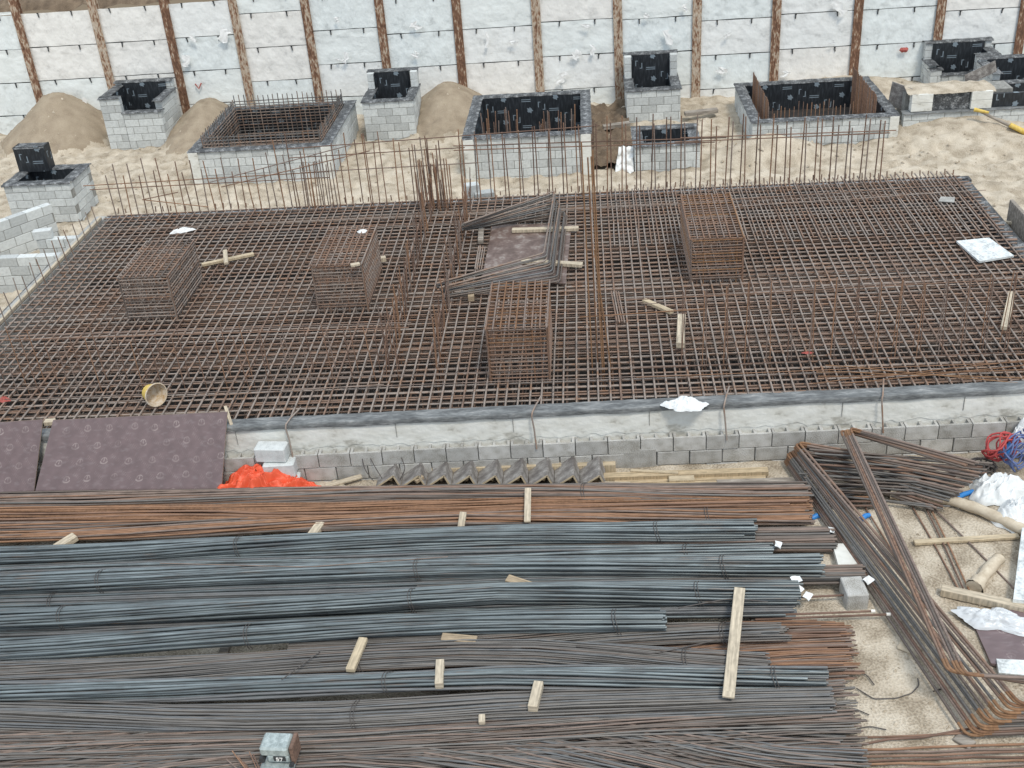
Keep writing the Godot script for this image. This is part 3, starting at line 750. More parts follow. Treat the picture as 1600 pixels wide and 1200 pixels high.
# ---------- foundation ----------
func hollow_block() -> Mesh:
	if not shared.has("hollow"):
		var mb := MB.new()
		mb.box(T(Vector3(0, -0.03, 0)), Vector3(0.388, 0.128, 0.26))
		for z in [-0.113, 0.113]: mb.box(T(Vector3(0, 0.064, z)), Vector3(0.388, 0.06, 0.034))
		for x in [-0.178, 0.0, 0.178]: mb.box(T(Vector3(x, 0.0635, 0)), Vector3(0.032, 0.06, 0.192))
		shared["hollow"] = mb.mesh()
	return shared["hollow"]
func make_foundation() -> void:
	# front wall, in its own frame: local x along the wall, local z = 0 on the white face
	var w := thing("front_wall", "long block wall with white rendered top band in front of the mat", "wall", Vector3(0, 0, -11.74), 0.0296)
	var up := MB.new()
	up.box(T(Vector3(-1.3, 0.54, -0.075)), Vector3(16.6, 0.52, 0.15))
	part(w, "render_band", up.mesh(), M.render_white)
	# ragged lower edge of the render, run down over the ledge in places
	var rg := MB.new()
	rg.grid(260, 5, func(s: float, t: float):
		var x := lerpf(-9.5, 6.9, s)
		var low := 0.44 + 0.045 * gn2.get_noise_2d(x * 2.2, 4.0) + 0.03 * gn2.get_noise_2d(x * 7.0, 8.0)
		return Vector3(x, lerpf(0.785, low, t), 0.004 + 0.004 * t + 0.003 * gn2.get_noise_2d(x * 3.0, t * 2.0)))
	part(w, "render_coat", rg.mesh(), M.render_white)
	for x in [-8.1, -6.35, -4.5, -2.5, -1.05, 0.62, 2.95, 4.4]:
		var jt := MB.new(); jt.box(T(Vector3(x, 0.66, 0.012)), Vector3(0.006, 0.24, 0.008)); part(w, "joint", jt.mesh(), M.mortar)
	var core := MB.new()
	core.box(T(Vector3(-1.3, 0.04, -0.02)), Vector3(16.5, 0.6, 0.22))
	part(w, "mortar", core.mesh(), M.wallmortar)
	for r in 3:
		var y := 0.316 - r * 0.2
		for k in 42:
			var x := -9.3 + k * 0.4 + (0.2 if r % 2 else 0.0)
			if x > 6.6: continue
			if absf(x - 0.35) < 0.21 and r > 0: continue
			if r == 0:
				part(w, "hollow_block", hollow_block(), pick(M.wallblock), T(Vector3(x, y, 0.0 + rr(-0.006, 0.006)), Basis.from_scale(Vector3(1, 1, 1))))
			else:
				part(w, "block", block_mesh(), pick(M.wallblock), T(Vector3(x, y, 0.015 + rr(-0.008, 0.008)), Basis.from_scale(Vector3(1, 1, 1.2)).rotated(Vector3.UP, rr(-0.01, 0.01))))
	var ps2 := MB.new(); ps2.cbox(T(Vector3(0.4, 0.07, 0.1)), Vector3(0.58, 0.39, 0.06), 0.01); part(w, "concrete_patch", ps2.mesh(), M.wallblock[1])
	var cap := MB.new()
	var prof := [[0.03, 0.745], [0.035, 0.80], [0.015, 0.815], [-0.07, 0.822], [-0.165, 0.812]]
	cap.grid(330, 4, func(s: float, t: float):
		var x := lerpf(-9.5, 6.9, s)
		var k: Array = prof[int(round(t * 4.0))]
		var j := 0.014 * gn2.get_noise_2d(x * 1.1, t * 3.0) + 0.006 * gn2.get_noise_2d(x * 5.0, t * 5.0)
		return Vector3(x, float(k[1]) + j + (0.02 * gn.get_noise_2d(x * 1.5, 3.0) if t < 0.1 else 0.0), float(k[0]) + 0.8 * j))
	part(w, "capping", cap.mesh(), M.capping)
	# other sides and floor of the foundation
	for q in [["rear_wall", Vector3(-1.2, -0.45, -19.55), Vector3(15.9, 2.08, 0.2)], ["left_wall", Vector3(-9.2, -0.45, -15.72), Vector3(0.2, 2.2, 7.6)], ["right_wall", Vector3(6.6, -0.45, -15.72), Vector3(0.2, 2.08, 7.6)]]:
		var mb := MB.new(); mb.cbox(T(q[1]), q[2], 0.01)
		solo("foundation_wall", mb.mesh(), M.concrete if q[0] == "left_wall" else M.felt, {"rear_wall": "felt covered wall closing the far side of the rebar mat", "left_wall": "concrete wall closing the left side of the rebar mat", "right_wall": "felt covered wall closing the right side of the rebar mat"}[q[0]], "wall")
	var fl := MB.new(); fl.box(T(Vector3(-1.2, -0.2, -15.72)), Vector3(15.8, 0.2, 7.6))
	structure("foundation_floor", fl.mesh(), M.shaded_floor)  # near-black colour carries the shade under the bars
	# edge boards and black strip along the left side
	timber("long pale edge board along the left side of the mat", Vector3(-9.13, 0.69, -12.2), Vector3(-9.12, 0.69, -19.3), 0.05, 0.06, M.wood[3])
	var st := MB.new(); st.box(T(Vector3(-9.33, 0.45, -15.6)), Vector3(0.02, 0.36, 3.6)); solo("felt_sheet", st.mesh(), M.felt, "black felt sheet on the outer face beside the left edge of the mat", "felt sheet")
	# bent bars hooked over the front wall
	var names := ["bent bar hooked over the wall beside the stacked white blocks", "bent bar hooked over the wall above the sawtooth formwork", "bent bar hooked over the wall right of the crumpled white bag", "bent bar hooked over the wall above the tall bent bars"]
	var hx := [-3.83, -0.8, 1.52, 3.4]
	for k in 4:
		var x: float = hx[k]
		var z := -11.74 - 0.0296 * x
		var mb2 := MB.new()
		mb2.tube([Vector3(x + 0.1, 0.84, z - 0.32), Vector3(x + 0.03, 0.852, z - 0.05), Vector3(x, 0.84, z + 0.068), Vector3(x - 0.01, 0.79, z + 0.08), Vector3(x + 0.01, 0.62, z + 0.09), Vector3(x + 0.03, 0.36, z + 0.15)], 0.011, 6)
		solo("hooked_bar", mb2.mesh(), M.matlow[0], names[k], "rebar")

# ---------- rebar mat ----------
func long_bar(l: float, r: float, sd: int, ax: Vector3) -> Mesh:
	var key := "lb%.2f_%.4f_%d_%s" % [l, r, sd, ax]
	if not shared.has(key):
		var mb := MB.new()
		var p := []
		var side := Vector3.UP.cross(ax)
		for k in 6:
			var s := k / 5.0
			p.append(ax * (s - 0.5) * l + side * 0.02 * gn.get_noise_2d(s * 2.0 + sd * 7.0, 1.0) + Vector3.UP * 0.008 * gn.get_noise_2d(s * 2.0, sd * 9.0))
		mb.tube(p, r, 6)
		shared[key] = mb.mesh()
	return shared[key]
func make_mat() -> void:
	var w := thing("rebar_mat", "large two-way rebar mat filling the walled foundation", "rebar mat")
	var x := -8.85
	var k := 0
	while x < 6.45:
		var zf := -11.82 - 0.0296 * x * 0.6 + rr(-0.03, 0.03)
		part(w, "long_bar", long_bar(7.53, 0.0130, k % 4, Vector3(0, 0, 1)), M.matbar[0] if rng.randf() < 0.6 else pick(M.matbar), T(Vector3(x + rr(-0.012, 0.012), 0.752 + rr(-0.004, 0.004), zf - 3.765), Basis(Vector3.UP, rr(-0.0035, 0.0035))))
		x += 0.143
		k += 1
	x = 0.36
	while x < 6.4:
		part(w, "extra_bar", long_bar(2.55, 0.0115, k % 3, Vector3(0, 0, 1)), pick(M.matbar), T(Vector3(x + rr(-0.014, 0.014), 0.751, -18.08 + rr(-0.04, 0.04)), Basis(Vector3.UP, rr(-0.008, 0.008))))
		x += 0.143
		k += 1
	var z := -12.1
	while z > -19.35:
		part(w, "cross_bar", long_bar(15.45, 0.0115, k % 4, Vector3(1, 0, 0)), pick(M.matbar), T(Vector3(-1.22 + rr(-0.05, 0.05), 0.727 + rr(-0.003, 0.003), z + rr(-0.012, 0.012)), Basis(Vector3.UP, rr(-0.0015, 0.0015))))
		part(w, "lower_cross_bar", long_bar(15.45, 0.0115, (k + 2) % 4, Vector3(1, 0, 0)), pick(M.matlow), T(Vector3(-1.22 + rr(-0.05, 0.05), 0.695 + rr(-0.012, 0.004), z - 0.073 + rr(-0.012, 0.012)), Basis(Vector3.UP, rr(-0.002, 0.002))))
		z -= 0.15
		k += 1
	# bottom mats, chairs and ends, seen only as a dark tangle through the top mat
	for lv in 3:
		var mb := MB.new()
		var y: float = [0.03, 0.07, 0.42][lv]
		if lv != 1:
			x = -8.8
			while x < 6.45:
				mb.tube([Vector3(x + rr(-0.02, 0.02), y, -12.1), Vector3(x + rr(-0.02, 0.02), y + rr(-0.02, 0.02), -19.35)], 0.0115, 4)
				x += 0.15 if lv == 0 else 0.3
		if lv != 0:
			z = -12.15
			while z > -19.35:
				mb.tube([Vector3(-8.9, y + 0.025, z + rr(-0.02, 0.02)), Vector3(6.5, y + 0.025, z + rr(-0.02, 0.02))], 0.0115, 4)
				z -= 0.15
		var o := part(w, "lower_mat", mb.mesh(), M.matlow[lv])
		o.set_meta("kind", "stuff")
	# twisted ties at the crossings
	var tw := MB.new()
	for e in 1500:
		var p := Vector3(-8.85 + 0.143 * (rng.randi() % 107) + rr(-0.02, 0.02), 0.745, -12.1 - 0.15 * (rng.randi() % 48) + rr(-0.02, 0.02))
		tw.tube([p + Vector3(-0.02, 0, 0.02), p + Vector3(0, 0.025, 0), p + Vector3(rr(-0.03, 0.03), rr(0.03, 0.06), rr(-0.03, 0.03))], 0.0035, 3)
	part(w, "tie_wires", tw.mesh(), M.wire).set_meta("kind", "stuff")
	# chairs holding the top mat up
	x = -8.3
	while x < 6.4:
		z = -12.6
		while z > -19.2:
			rod(w, Vector3(x, -0.1, z), Vector3(x, 0.71, z), 0.01, M.matlow[1], "chair_leg")
			z -= 1.3
		x += 1.2
	# hooks turned up along the far edge
	x = -8.78
	while x < 6.45:
		if x > -1.0 or rng.randf() < 0.6:
			rod(w, Vector3(x, 0.745, -19.36), Vector3(x + rr(-0.01, 0.01), 0.82 + rr(-0.01, 0.03), -19.38), 0.0115, M.matlow[2], "hook_end")
		x += 0.143

# cage of closed stirrups: w across, h high, d deep, origin at the near left foot
func make_cage(label: String, o: Vector3, w: float, h: float, d: float, mats: Array, sp: float, hollow: bool) -> void:
	var c := thing("column_cage", label, "rebar cage", o, 0.0, "column cages standing on the mat")
	var y := 0.05
	while y < h + 0.01:
		var m := MB.new()
		var j := rr(-0.012, 0.012)
		var r := 0.03
		m.tube([Vector3(r, y, j), Vector3(w - r, y, j), Vector3(w, y, j - r), Vector3(w, y, -d + r), Vector3(w - r, y, -d), Vector3(r, y, -d), Vector3(0, y, -d + r), Vector3(0, y, j - r), Vector3(r, y, j)], 0.0095, 5)
		part(c, "stirrup", m.mesh(), pick(mats))
		y += sp
	var nx := 8
	var nzz := int(d / 0.09)
	for k in nx + 1:
		var x := w * k / nx
		rod(c, Vector3(x, -0.06, -0.012), Vector3(x + rr(-0.008, 0.008), h + 0.01, -0.012), 0.0095, pick(mats), "upright")
		rod(c, Vector3(x, -0.06, -d + 0.012), Vector3(x, h + 0.01, -d + 0.012), 0.008, pick(mats), "upright")
		if k < nx or true:
			rod(c, Vector3(x + rr(-0.008, 0.008), h + 0.018, 0.07 if hollow else 0.015), Vector3(x + rr(-0.008, 0.008), h + 0.018, -d - 0.03), 0.0115, pick(mats), "top_bar")
	for k in nzz + 1:
		var z := -d * k / nzz
		for x in [0.012, w - 0.012]:
			rod(c, Vector3(x, -0.06, z), Vector3(x, h, z), 0.0075, pick(mats), "upright")
		rod(c, Vector3(-0.01, h + 0.004, z + rr(-0.01, 0.01)), Vector3(w + 0.01, h + 0.004, z + rr(-0.01, 0.01)), 0.009, pick(mats), "top_tie")

func starter_row(label: String, bars: Array, mats: Array, r: float, rails: Array) -> void:
	var c := thing("starter_row", label, "rebar row", Vector3.ZERO, 0.0, "upright starter bars on the mat")
	for b in bars: rod(c, b[0], b[1], r, pick(mats), "upright")
	for b in rails: rod(c, b[0], b[1], r * 0.85, pick(mats), "rail")

func make_rows() -> void:
	var bars := []
	var x := -8.8
	var k := 0
	while x < -4.85:
		bars.append([Vector3(x, 0.6, -19.3 + rr(-0.03, 0.03)), Vector3(x + rr(-0.05, 0.03), 1.62 + (0.12 if k % 2 else -0.12) + rr(-0.06, 0.06), -19.32)])
		x += 0.145
		k += 1
	starter_row("short upright bars along the far edge of the mat, left of the rusty cluster", bars, M.rust, 0.0105, [[Vector3(-9.3, 1.32, -19.34), Vector3(-4.7, 1.36, -19.34)], [Vector3(-9.2, 1.24, -19.34), Vector3(-4.7, 1.25, -19.34)], [Vector3(-6.9, 1.3, -19.25), Vector3(-4.2, 1.85, -19.3)], [Vector3(-6.7, 1.2, -19.25), Vector3(-3.9, 1.72, -19.3)], [Vector3(-8.2, 1.05, -19.2), Vector3(-7.0, 0.85, -19.2)], [Vector3(-8.2, 1.05, -19.2), Vector3(-7.5, 1.16, -19.2)]])
	bars = []
	x = -5.6
	while x < -2.95:
		var cl := x > -5.25 and x < -4.6
		bars.append([Vector3(x, 0.6, -19.28 + rr(-0.08, 0.08)), Vector3(x + rr(-0.03, 0.03), (1.75 if cl else 2.0) + rr(-0.28, 0.12), -19.3)])
		x += 0.06 if cl else rr(0.05, 0.22)
	starter_row("tall upright bars along the far edge between the rusty cluster and the corner clump", bars, M.rust, 0.0105, [[Vector3(-5.4, 1.65, -19.34), Vector3(-2.2, 1.68, -19.34)], [Vector3(-5.4, 1.82, -19.34), Vector3(0.2, 1.95, -19.34)], [Vector3(-5.2, 1.38, -19.3), Vector3(-2.0, 1.40, -19.3)]])
	bars = []
	for e in 34:
		var bx := Vector3(-2.75 + rr(-0.28, 0.3), 0.6, -19.05 + rr(-0.3, 0.3))
		bars.append([bx, Vector3(bx.x + rr(-0.05, 0.05), rr(1.25, 1.95), bx.z + rr(-0.04, 0.04))])
	starter_row("dense clump of rusty upright bars where two bar rows meet", bars, M.rust, 0.0115, [])
	bars = []
	x = -2.3
	while x < 5.25:
		var top := lerpf(1.95, 2.06, clampf((x + 2.3) / 3.2, 0, 1)) if x < 0.9 else lerpf(2.06, 1.78, (x - 0.9) / 4.3)
		bars.append([Vector3(x - 0.02, 0.6, -19.34), Vector3(x + rr(-0.03, 0.03), top + rr(-0.08, 0.1), -19.36)])
		bars.append([Vector3(x + 0.055, 0.6, -19.26), Vector3(x + 0.055 + rr(-0.03, 0.03), top + rr(-0.14, 0.06), -19.27)])
		x += 0.262
	starter_row("paired upright bars along the far edge, right of the corner clump", bars, M.rust, 0.0115, [[Vector3(-2.4, 1.72, -19.33), Vector3(2.4, 1.62, -19.33)], [Vector3(-2.4, 1.64, -19.33), Vector3(2.2, 1.55, -19.33)], [Vector3(1.6, 1.66, -19.32), Vector3(5.3, 1.60, -19.32)], [Vector3(1.5, 1.59, -19.32), Vector3(5.2, 1.56, -19.32)]])
	bars = []
	for rowx in [-2.8, -2.15]:
		var z := -18.7
		while z < -12.9:
			bars.append([Vector3(rowx + rr(-0.05, 0.05), 0.3, z), Vector3(rowx + rr(-0.09, 0.09), 1.4 + rr(-0.15, 0.15), z + rr(-0.05, 0.05))])
			z += 0.14
	starter_row("double row of thin rusty uprights running from front to back across the mat", bars, M.rust, 0.009, [[Vector3(-2.85, 1.1, -18.8), Vector3(-2.8, 1.05, -12.9)], [Vector3(-2.12, 1.12, -18.8), Vector3(-2.15, 1.05, -12.9)]])
	bars = []
	x = -8.7
	while x < -2.4:
		for q in [-12.82, -13.05]:
			bars.append([Vector3(x + rr(-0.03, 0.03), 0.3, q), Vector3(x - 0.05 + rr(-0.05, 0.05), 1.5 + rr(-0.12, 0.1), q - 0.02)])
		x += 0.29
	starter_row("thin dark uprights with rails across the near left part of the mat", bars, M.rust, 0.0068, [[Vector3(-8.9, 1.52, -12.82), Vector3(-2.4, 1.45, -12.85)], [Vector3(-8.9, 1.44, -13.07), Vector3(-2.4, 1.42, -13.05)], [Vector3(-8.9, 0.80, -12.79), Vector3(1.2, 0.80, -12.75)], [Vector3(-8.9, 0.79, -12.5), Vector3(1.2, 0.79, -12.52)]])
	bars = []
	x = 1.12
	while x < 6.4:
		var tp := 1.78 + rr(-0.06, 0.06)
		bars.append([Vector3(x - 0.03, 0.3, -12.86), Vector3(x, tp, -12.98)])
		bars.append([Vector3(x + 0.05, 0.3, -12.94), Vector3(x + 0.012, tp, -12.98)])
		bars.append([Vector3(x + rr(-0.02, 0.06), 0.3, -13.15), Vector3(x + 0.05, tp - 0.06, -13.18)])
		x += 0.272
	starter_row("rusty hairpin uprights with rails across the near right part of the mat", bars, M.rust, 0.0062, [[Vector3(0.4, 1.66, -12.96), Vector3(6.4, 1.74, -13.0)], [Vector3(0.4, 1.56, -13.2), Vector3(6.4, 1.68, -13.2)], [Vector3(0.6, 1.48, -13.2), Vector3(6.4, 1.52, -13.2)], [Vector3(0.5, 0.80, -12.72), Vector3(6.4, 0.80, -12.8)], [Vector3(0.5, 0.79, -12.5), Vector3(6.4, 0.79, -12.55)]])
	bars = []
	for q in [[0.13, -0.09], [0.28, 0.02], [0.31, 0.04], [0.22, -0.02], [0.3, 0.16]]:
		bars.append([Vector3(q[0] - 0.2 + rr(-0.02, 0.02), 0.3, -12.92 + rr(-0.1, 0.06)), Vector3(q[1], 3.75 + rr(-0.2, 0.05) if q[1] < 0.1 else 2.7, -12.95)])
	bars[4] = [Vector3(0.22, 0.3, -12.98), Vector3(0.02, 2.4, -12.9)]
	starter_row("few very tall rusty bars standing together right of the bent bar stack", bars, M.orange, 0.010, [[Vector3(-0.2, 1.45, -12.95), Vector3(1.4, 1.5, -12.95)]])
	bars = []
	var zz := -12.3
	while zz > -19.2:
		bars.append([Vector3(-9.0, 0.5, zz), Vector3(-9.04 + rr(-0.02, 0.02), 1.12 + rr(-0.06, 0.06), zz + rr(-0.03, 0.03))])
		zz -= 0.3
	starter_row("single row of short uprights along the left edge of the mat", bars, M.matlow, 0.0085, [])
	# thin scattered runners lying over the mat
	var n := 0
	for q in [[Vector3(-8.253, 0.78, -18.398), Vector3(1.501, 0.78, -18.462)], [Vector3(-8.731, 0.78, -18.102), Vector3(1.462, 0.78, -17.964)], [Vector3(1.939, 0.78, -18.466), Vector3(6.519, 0.78, -18.718)], [Vector3(1.907, 0.78, -18.142), Vector3(6.633, 0.78, -18.394)], [Vector3(-7.818, 0.78, -12.255), Vector3(-2.763, 0.78, -12.54)], [Vector3(2.743, 0.79, -12.335), Vector3(5.229, 0.79, -12.317)], [Vector3(2.886, 0.8, -12.6), Vector3(5.047, 0.8, -12)], [Vector3(2.645, 0.81, -12.149), Vector3(5.293, 0.81, -12.519)], [Vector3(2.743, 0.79, -12.464), Vector3(5.167, 0.79, -12.133)], [Vector3(3.031, 0.8, -12.139), Vector3(5.263, 0.8, -12.425)]]:
		var pts := []
		for s in 7: pts.append((q[0] as Vector3).lerp(q[1], s / 6.0) + Vector3(0, 0.012 + 0.01 * gn2.get_noise_2d(s, n), 0.03 * gn2.get_noise_2d(s * 1.3, n * 5.0)))
		var mb := MB.new(); mb.tube(pts, 0.007, 5)
		solo("loose_bar", mb.mesh(), M.orange[n % 2] if n > 4 else M.matlow[n % 3], ["thin bar laid across the far left of the mat, rear one", "thin bar laid across the far left of the mat, nearer one", "thin bar laid across the dense far right corner, rear one", "thin bar laid across the dense far right corner, nearer one", "thin dark bar lying across the near left corner of the mat", "orange bar lying by the near right edge, lowest of the five", "orange bar slanting down to the right at the near right edge", "orange bar slanting up to the right, longest at near right edge", "orange bar lying flat between the slanting ones at near right edge", "orange bar slanting up to the right, shortest at near right edge"][n], "rebar")
		n += 1

func smooth_bend(p: Array, r: float) -> Array:
	var o := [p[0]]
	for k in range(1, p.size() - 1):
		var a: Vector3 = (p[k - 1] - p[k]).normalized()
		var b: Vector3 = (p[k + 1] - p[k]).normalized()
		for s in 6:
			var t := s / 5.0
			var q0: Vector3 = p[k] + a * r * (1.0 - t)
			var q1: Vector3 = p[k] + b * r * t
			o.append(q0.lerp(q1, t))
	o.append(p[p.size() - 1])
	return o
# stack of U-bars: interpolates between the first and the last bar's corner points
func u_stack(called: String, label: String, p0: Array, p1: Array, n: int, r: float, mats: Array, bend: Array, jit: float) -> Node3D:
	var c := thing(called, label, "rebar stack")
	for k in n:
		var t := float(k) / (n - 1)
		var p := []
		for e in p0.size(): p.append((p0[e] as Vector3).lerp(p1[e], t) + Vector3(rr(-jit, jit), rr(-0.006, 0.006), rr(-jit, jit)))
		var mb := MB.new()
		mb.tube(smooth_bend(p, 0.075), r, 7)
		part(c, "bent_bar", mb.mesh(), pick(mats))
		if bend.size():
			for e in range(1, p.size() - 1):
				var s := smooth_bend([p[e] + (p[e - 1] - p[e]).normalized() * 0.15, p[e], p[e] + (p[e + 1] - p[e]).normalized() * 0.15], 0.075)
				var m2 := MB.new(); m2.tube(s, r * 1.025, 7); part(c, "rusty_bend", m2.mesh(), pick(bend))
	return c
func slab(called: String, label: String, category: String, p: Array, th: float, mt: Material) -> void:
	var mb := MB.new()
	var d := Vector3(0, th, 0)
	mb.quad(p[0] + d, p[1] + d, p[2] + d, p[3] + d, (p[1] - p[0]).length(), (p[2] - p[1]).length())
	for k in 4:
		var a: Vector3 = p[k]
		var b: Vector3 = p[(k + 1) % 4]
		mb.quad(a + d, a, b, b + d, th, (b - a).length())
	mb.quad(p[3], p[2], p[1], p[0])
	solo(called, mb.mesh(), mt, label, category)
# crumpled heap of cloth or film
func heap(called: String, label: String, category: String, at: Vector3, w: float, d: float, h: float, mt: Material, sd: int, turn := 0.0, rough := 1.0) -> void:
	var mb := MB.new()
	var f := nz(sd, 1.0, 3)
	mb.grid(64, 40, func(s: float, t: float):
		var a := -s * TAU
		var rad := t
		var edge := 1.0 + 0.5 * f.get_noise_2d(cos(a) * 0.8, sin(a) * 0.8)
		var x := cos(a) * rad * edge
		var z := sin(a) * rad * edge
		# long creases: ridged noise stretched along a bent direction
		var q := x * 0.8 + z * 0.35 + 0.5 * f.get_noise_2d(x * 0.5, z * 0.5)
		var n1 := f.get_noise_2d(q * 1.25, (z - x * 0.4) * 0.5 + 9.0)
		var fold := 1.0 - sqrt(n1 * n1 * 5.0 + 0.012)
		var n2 := f.get_noise_2d((x + z) * 1.7 + 30.0, (x - z) * 0.8)
		var crease := 1.0 - sqrt(n2 * n2 * 6.0 + 0.01)
		var y := pow(maxf(0.0, 1.0 - rad * rad), 0.75) * (0.38 + 0.4 * fold * rough + 0.22 * crease * rough)
		return Vector3(x * w * 0.5, maxf(0.004, y * h), z * d * 0.5))
	solo(called, mb.mesh(), mt, label, category, T(at, Basis(Vector3.UP, turn)))

func make_on_mat() -> void:
	make_cage("dark dense cage in the far left of the mat, beside the wooden cross", Vector3(-7.0, 0.75, -14.83), 0.76, 0.68, 1.35, M.matlow + [M.grey[2]], 0.05, false)
	make_cage("brown cage left of the double row of uprights, wood scraps on top", Vector3(-4.11, 0.75, -14.9), 0.76, 0.73, 1.38, M.matlow + [M.rust[0], M.rust[3]], 0.05, true)
	make_cage("rusty hollow-fronted cage near the front wall, below the bent bar stack", Vector3(-1.38, 0.75, -12.58), 0.78, 0.78, 1.3, [M.rust[0], M.rust[3], M.orange[1], M.matbar[2]], 0.058, true)
	make_cage("rust-orange cage at the far right with closed front", Vector3(1.43, 0.75, -15.36), 0.77, 0.67, 1.75, [M.rust[0], M.orange[0], M.rust[3], M.matbar[2]], 0.043, false)
	u_stack("bent_bar_stack", "stack of grey U-shaped bars on a brown sheet mid-mat", [Vector3(-2.108, 1.12, -17.131), Vector3(-0.646, 1.12, -18.432), Vector3(-0.758, 1.12, -15.795), Vector3(-2.303, 1.12, -14.916)], [Vector3(-2.167, 0.84, -17.515), Vector3(-0.435, 0.84, -18.018), Vector3(-0.514, 0.84, -15.385), Vector3(-2.231, 0.84, -14.951)], 12, 0.0135, M.grey + [M.matbar[0], M.matbar[1]], [], 0.035)
	slab("plywood_sheet", "worn brown plywood sheet lying under the U-shaped bars", "plywood", [Vector3(-1.713, 0.775, -15.618), Vector3(-0.421, 0.775, -15.401), Vector3(-0.339, 0.775, -17.71), Vector3(-1.677, 0.775, -17.869)], 0.018, M.plydark)
	timber("pale timber under the far arm of the U-shaped bar stack", Vector3(-1.327, 0.83, -17.469), Vector3(-0.22, 0.83, -17.422), 0.1, 0.06, M.wood[3])
	timber("pale timber under the near corner of the U-shaped bar stack", Vector3(-1.115, 0.83, -16.197), Vector3(-0.165, 0.83, -15.953), 0.1, 0.06, M.wood[3])
	timber("short timber stub under the left end of the far bar arm", Vector3(-1.859, 0.81, -17.692), Vector3(-1.826, 0.81, -17.086), 0.09, 0.08, M.oldwood)
	timber("short timber stub under the left end of the near bar arm", Vector3(-1.831, 0.81, -15.284), Vector3(-1.814, 0.81, -14.953), 0.09, 0.09, M.wood[2])
	for q in [[[Vector3(-1.849, 0.79, -16.95), Vector3(-1.845, 0.79, -16.07)], "little bundle of short bars left of the brown sheet"], [[Vector3(0.251, 0.79, -15.062), Vector3(0.303, 0.79, -14.065)], "little bundle of short bars right of the tall rusty bars"]]:
		var c := thing("short_bar_bundle", q[1], "rebar bundle")
		for k in 4:
			var off := Vector3(0.035 * k, 0, 0.03 * (k % 2))
			rod(c, q[0][0] + off, q[0][1] + off, 0.011, pick(M.matbar))
	# wooden cross and loose timbers
	var cr := thing("wooden_cross", "cross nailed from two pale timbers on the far left of the mat", "timber cross")
	part(cr, "arm", plank_mesh(0.86, 0.075, 0.05), M.wood[1], along(Vector3(-6.347, 0.8, -16.685), Vector3(-5.655, 0.8, -17)))
	part(cr, "arm", plank_mesh(0.5, 0.07, 0.05), M.wood[3], along(Vector3(-6.145, 0.87, -17.212), Vector3(-5.911, 0.83, -16.448)))
	timber("pale timber lying askew between the tall bars and the standing stub", Vector3(0.709, 0.81, -14.678), Vector3(1.081, 0.8, -14.275), 0.08, 0.05, M.wood[1])
	timber("thick pale stub lying toward the camera right of the tall bars", Vector3(1.2, 0.82, -14.086), Vector3(1.115, 0.82, -13.249), 0.11, 0.09, M.wood[3])
	timber("pale timber near the right edge between the hairpin uprights", Vector3(5.77, 0.81, -14.436), Vector3(5.339, 0.81, -13.413), 0.09, 0.06, M.wood[3])
	timber("small wood offcut beside the brown cage", Vector3(-3.449, 0.82, -16.515), Vector3(-3.319, 0.82, -16.551), 0.09, 0.08, M.wood[3])
	timber("small pale wood chip on top of the brown cage", Vector3(-3.49, 1.5, -14.786), Vector3(-3.368, 1.5, -14.84), 0.07, 0.04, M.wood[3])
	slab("foam_sheet", "square pale foam sheet lying at the right side of the mat", "foam sheet", [Vector3(5.67, 0.772, -15.546), Vector3(6.213, 0.772, -15.697), Vector3(6.068, 0.772, -16.39), Vector3(5.56, 0.772, -16.322)], 0.03, M.foam)
	slab("metal_plate", "small grey plate lying on the dense far right bars", "plate", [Vector3(5.755, 0.772, -18.024), Vector3(5.989, 0.772, -17.936), Vector3(6.063, 0.772, -18.161), Vector3(5.849, 0.772, -18.219)], 0.012, M.concrete)
	heap("plastic_bag", "crumpled white bag lying on the capping of the front wall", "plastic bag", Vector3(1.059, 0.83, -11.702), 0.5, 0.3, 0.13, M.plastic, 31)
	heap("white_rag", "long white rag lying on the mat beside the dark cage", "rag", Vector3(-7.232, 0.76, -18.269), 0.42, 0.14, 0.09, M.plastic, 32, 0.35)
	heap("paper_scrap", "small white scrap on top of the brown cage", "paper", Vector3(-3.536, 1.49, -16.082), 0.16, 0.14, 0.04, M.plastic, 33)
	heap("red_rag", "small red rag by the left edge of the mat", "rag", Vector3(-7.884, 0.76, -12.52), 0.17, 0.1, 0.07, M.red_mark, 34)
	heap("red_tape", "small reddish scrap among the hairpin uprights", "scrap", Vector3(2.74, 0.76, -13.022), 0.14, 0.06, 0.03, M.red_mark, 35)
	# tub lying on its side: body, rim
	var tub := thing("plastic_tub", "yellow plastic tub lying on its side near the brown sheets", "tub", Vector3(-5.768, 0.78, -12.317))
	var axis := Basis.looking_at(Vector3(-0.80, -0.08, -0.62), Vector3.UP)
	var body := MB.new()
	body.grid(28, 4, func(s: float, t: float): return Vector3(cos(s * TAU), sin(s * TAU), 0) * lerpf(0.155, 0.105, t) + Vector3(0, 0, 0.12 - 0.17 * t))
	body.grid(28, 2, func(s: float, t: float): return Vector3(cos(s * TAU), sin(s * TAU), 0) * 0.105 * (1.0 - t * 0.999) + Vector3(0, 0, -0.05))
	part(tub, "body", body.mesh(), M.yellow, T(Vector3(0, 0.135, 0), axis))
	var inn := MB.new()
	inn.grid(28, 4, func(s: float, t: float): return Vector3(cos(s * TAU), sin(s * TAU), 0) * lerpf(0.149, 0.099, t) + Vector3(0, 0, 0.12 - 0.155 * t))
	inn.grid(28, 2, func(s: float, t: float): return Vector3(cos(s * TAU), sin(s * TAU), 0) * 0.099 * (1.0 - t * 0.999) + Vector3(0, 0, -0.035))
	part(tub, "inside", inn.mesh(), M.tubin, T(Vector3(0, 0.135, 0), axis))
	var rim := MB.new()
	var rp := []
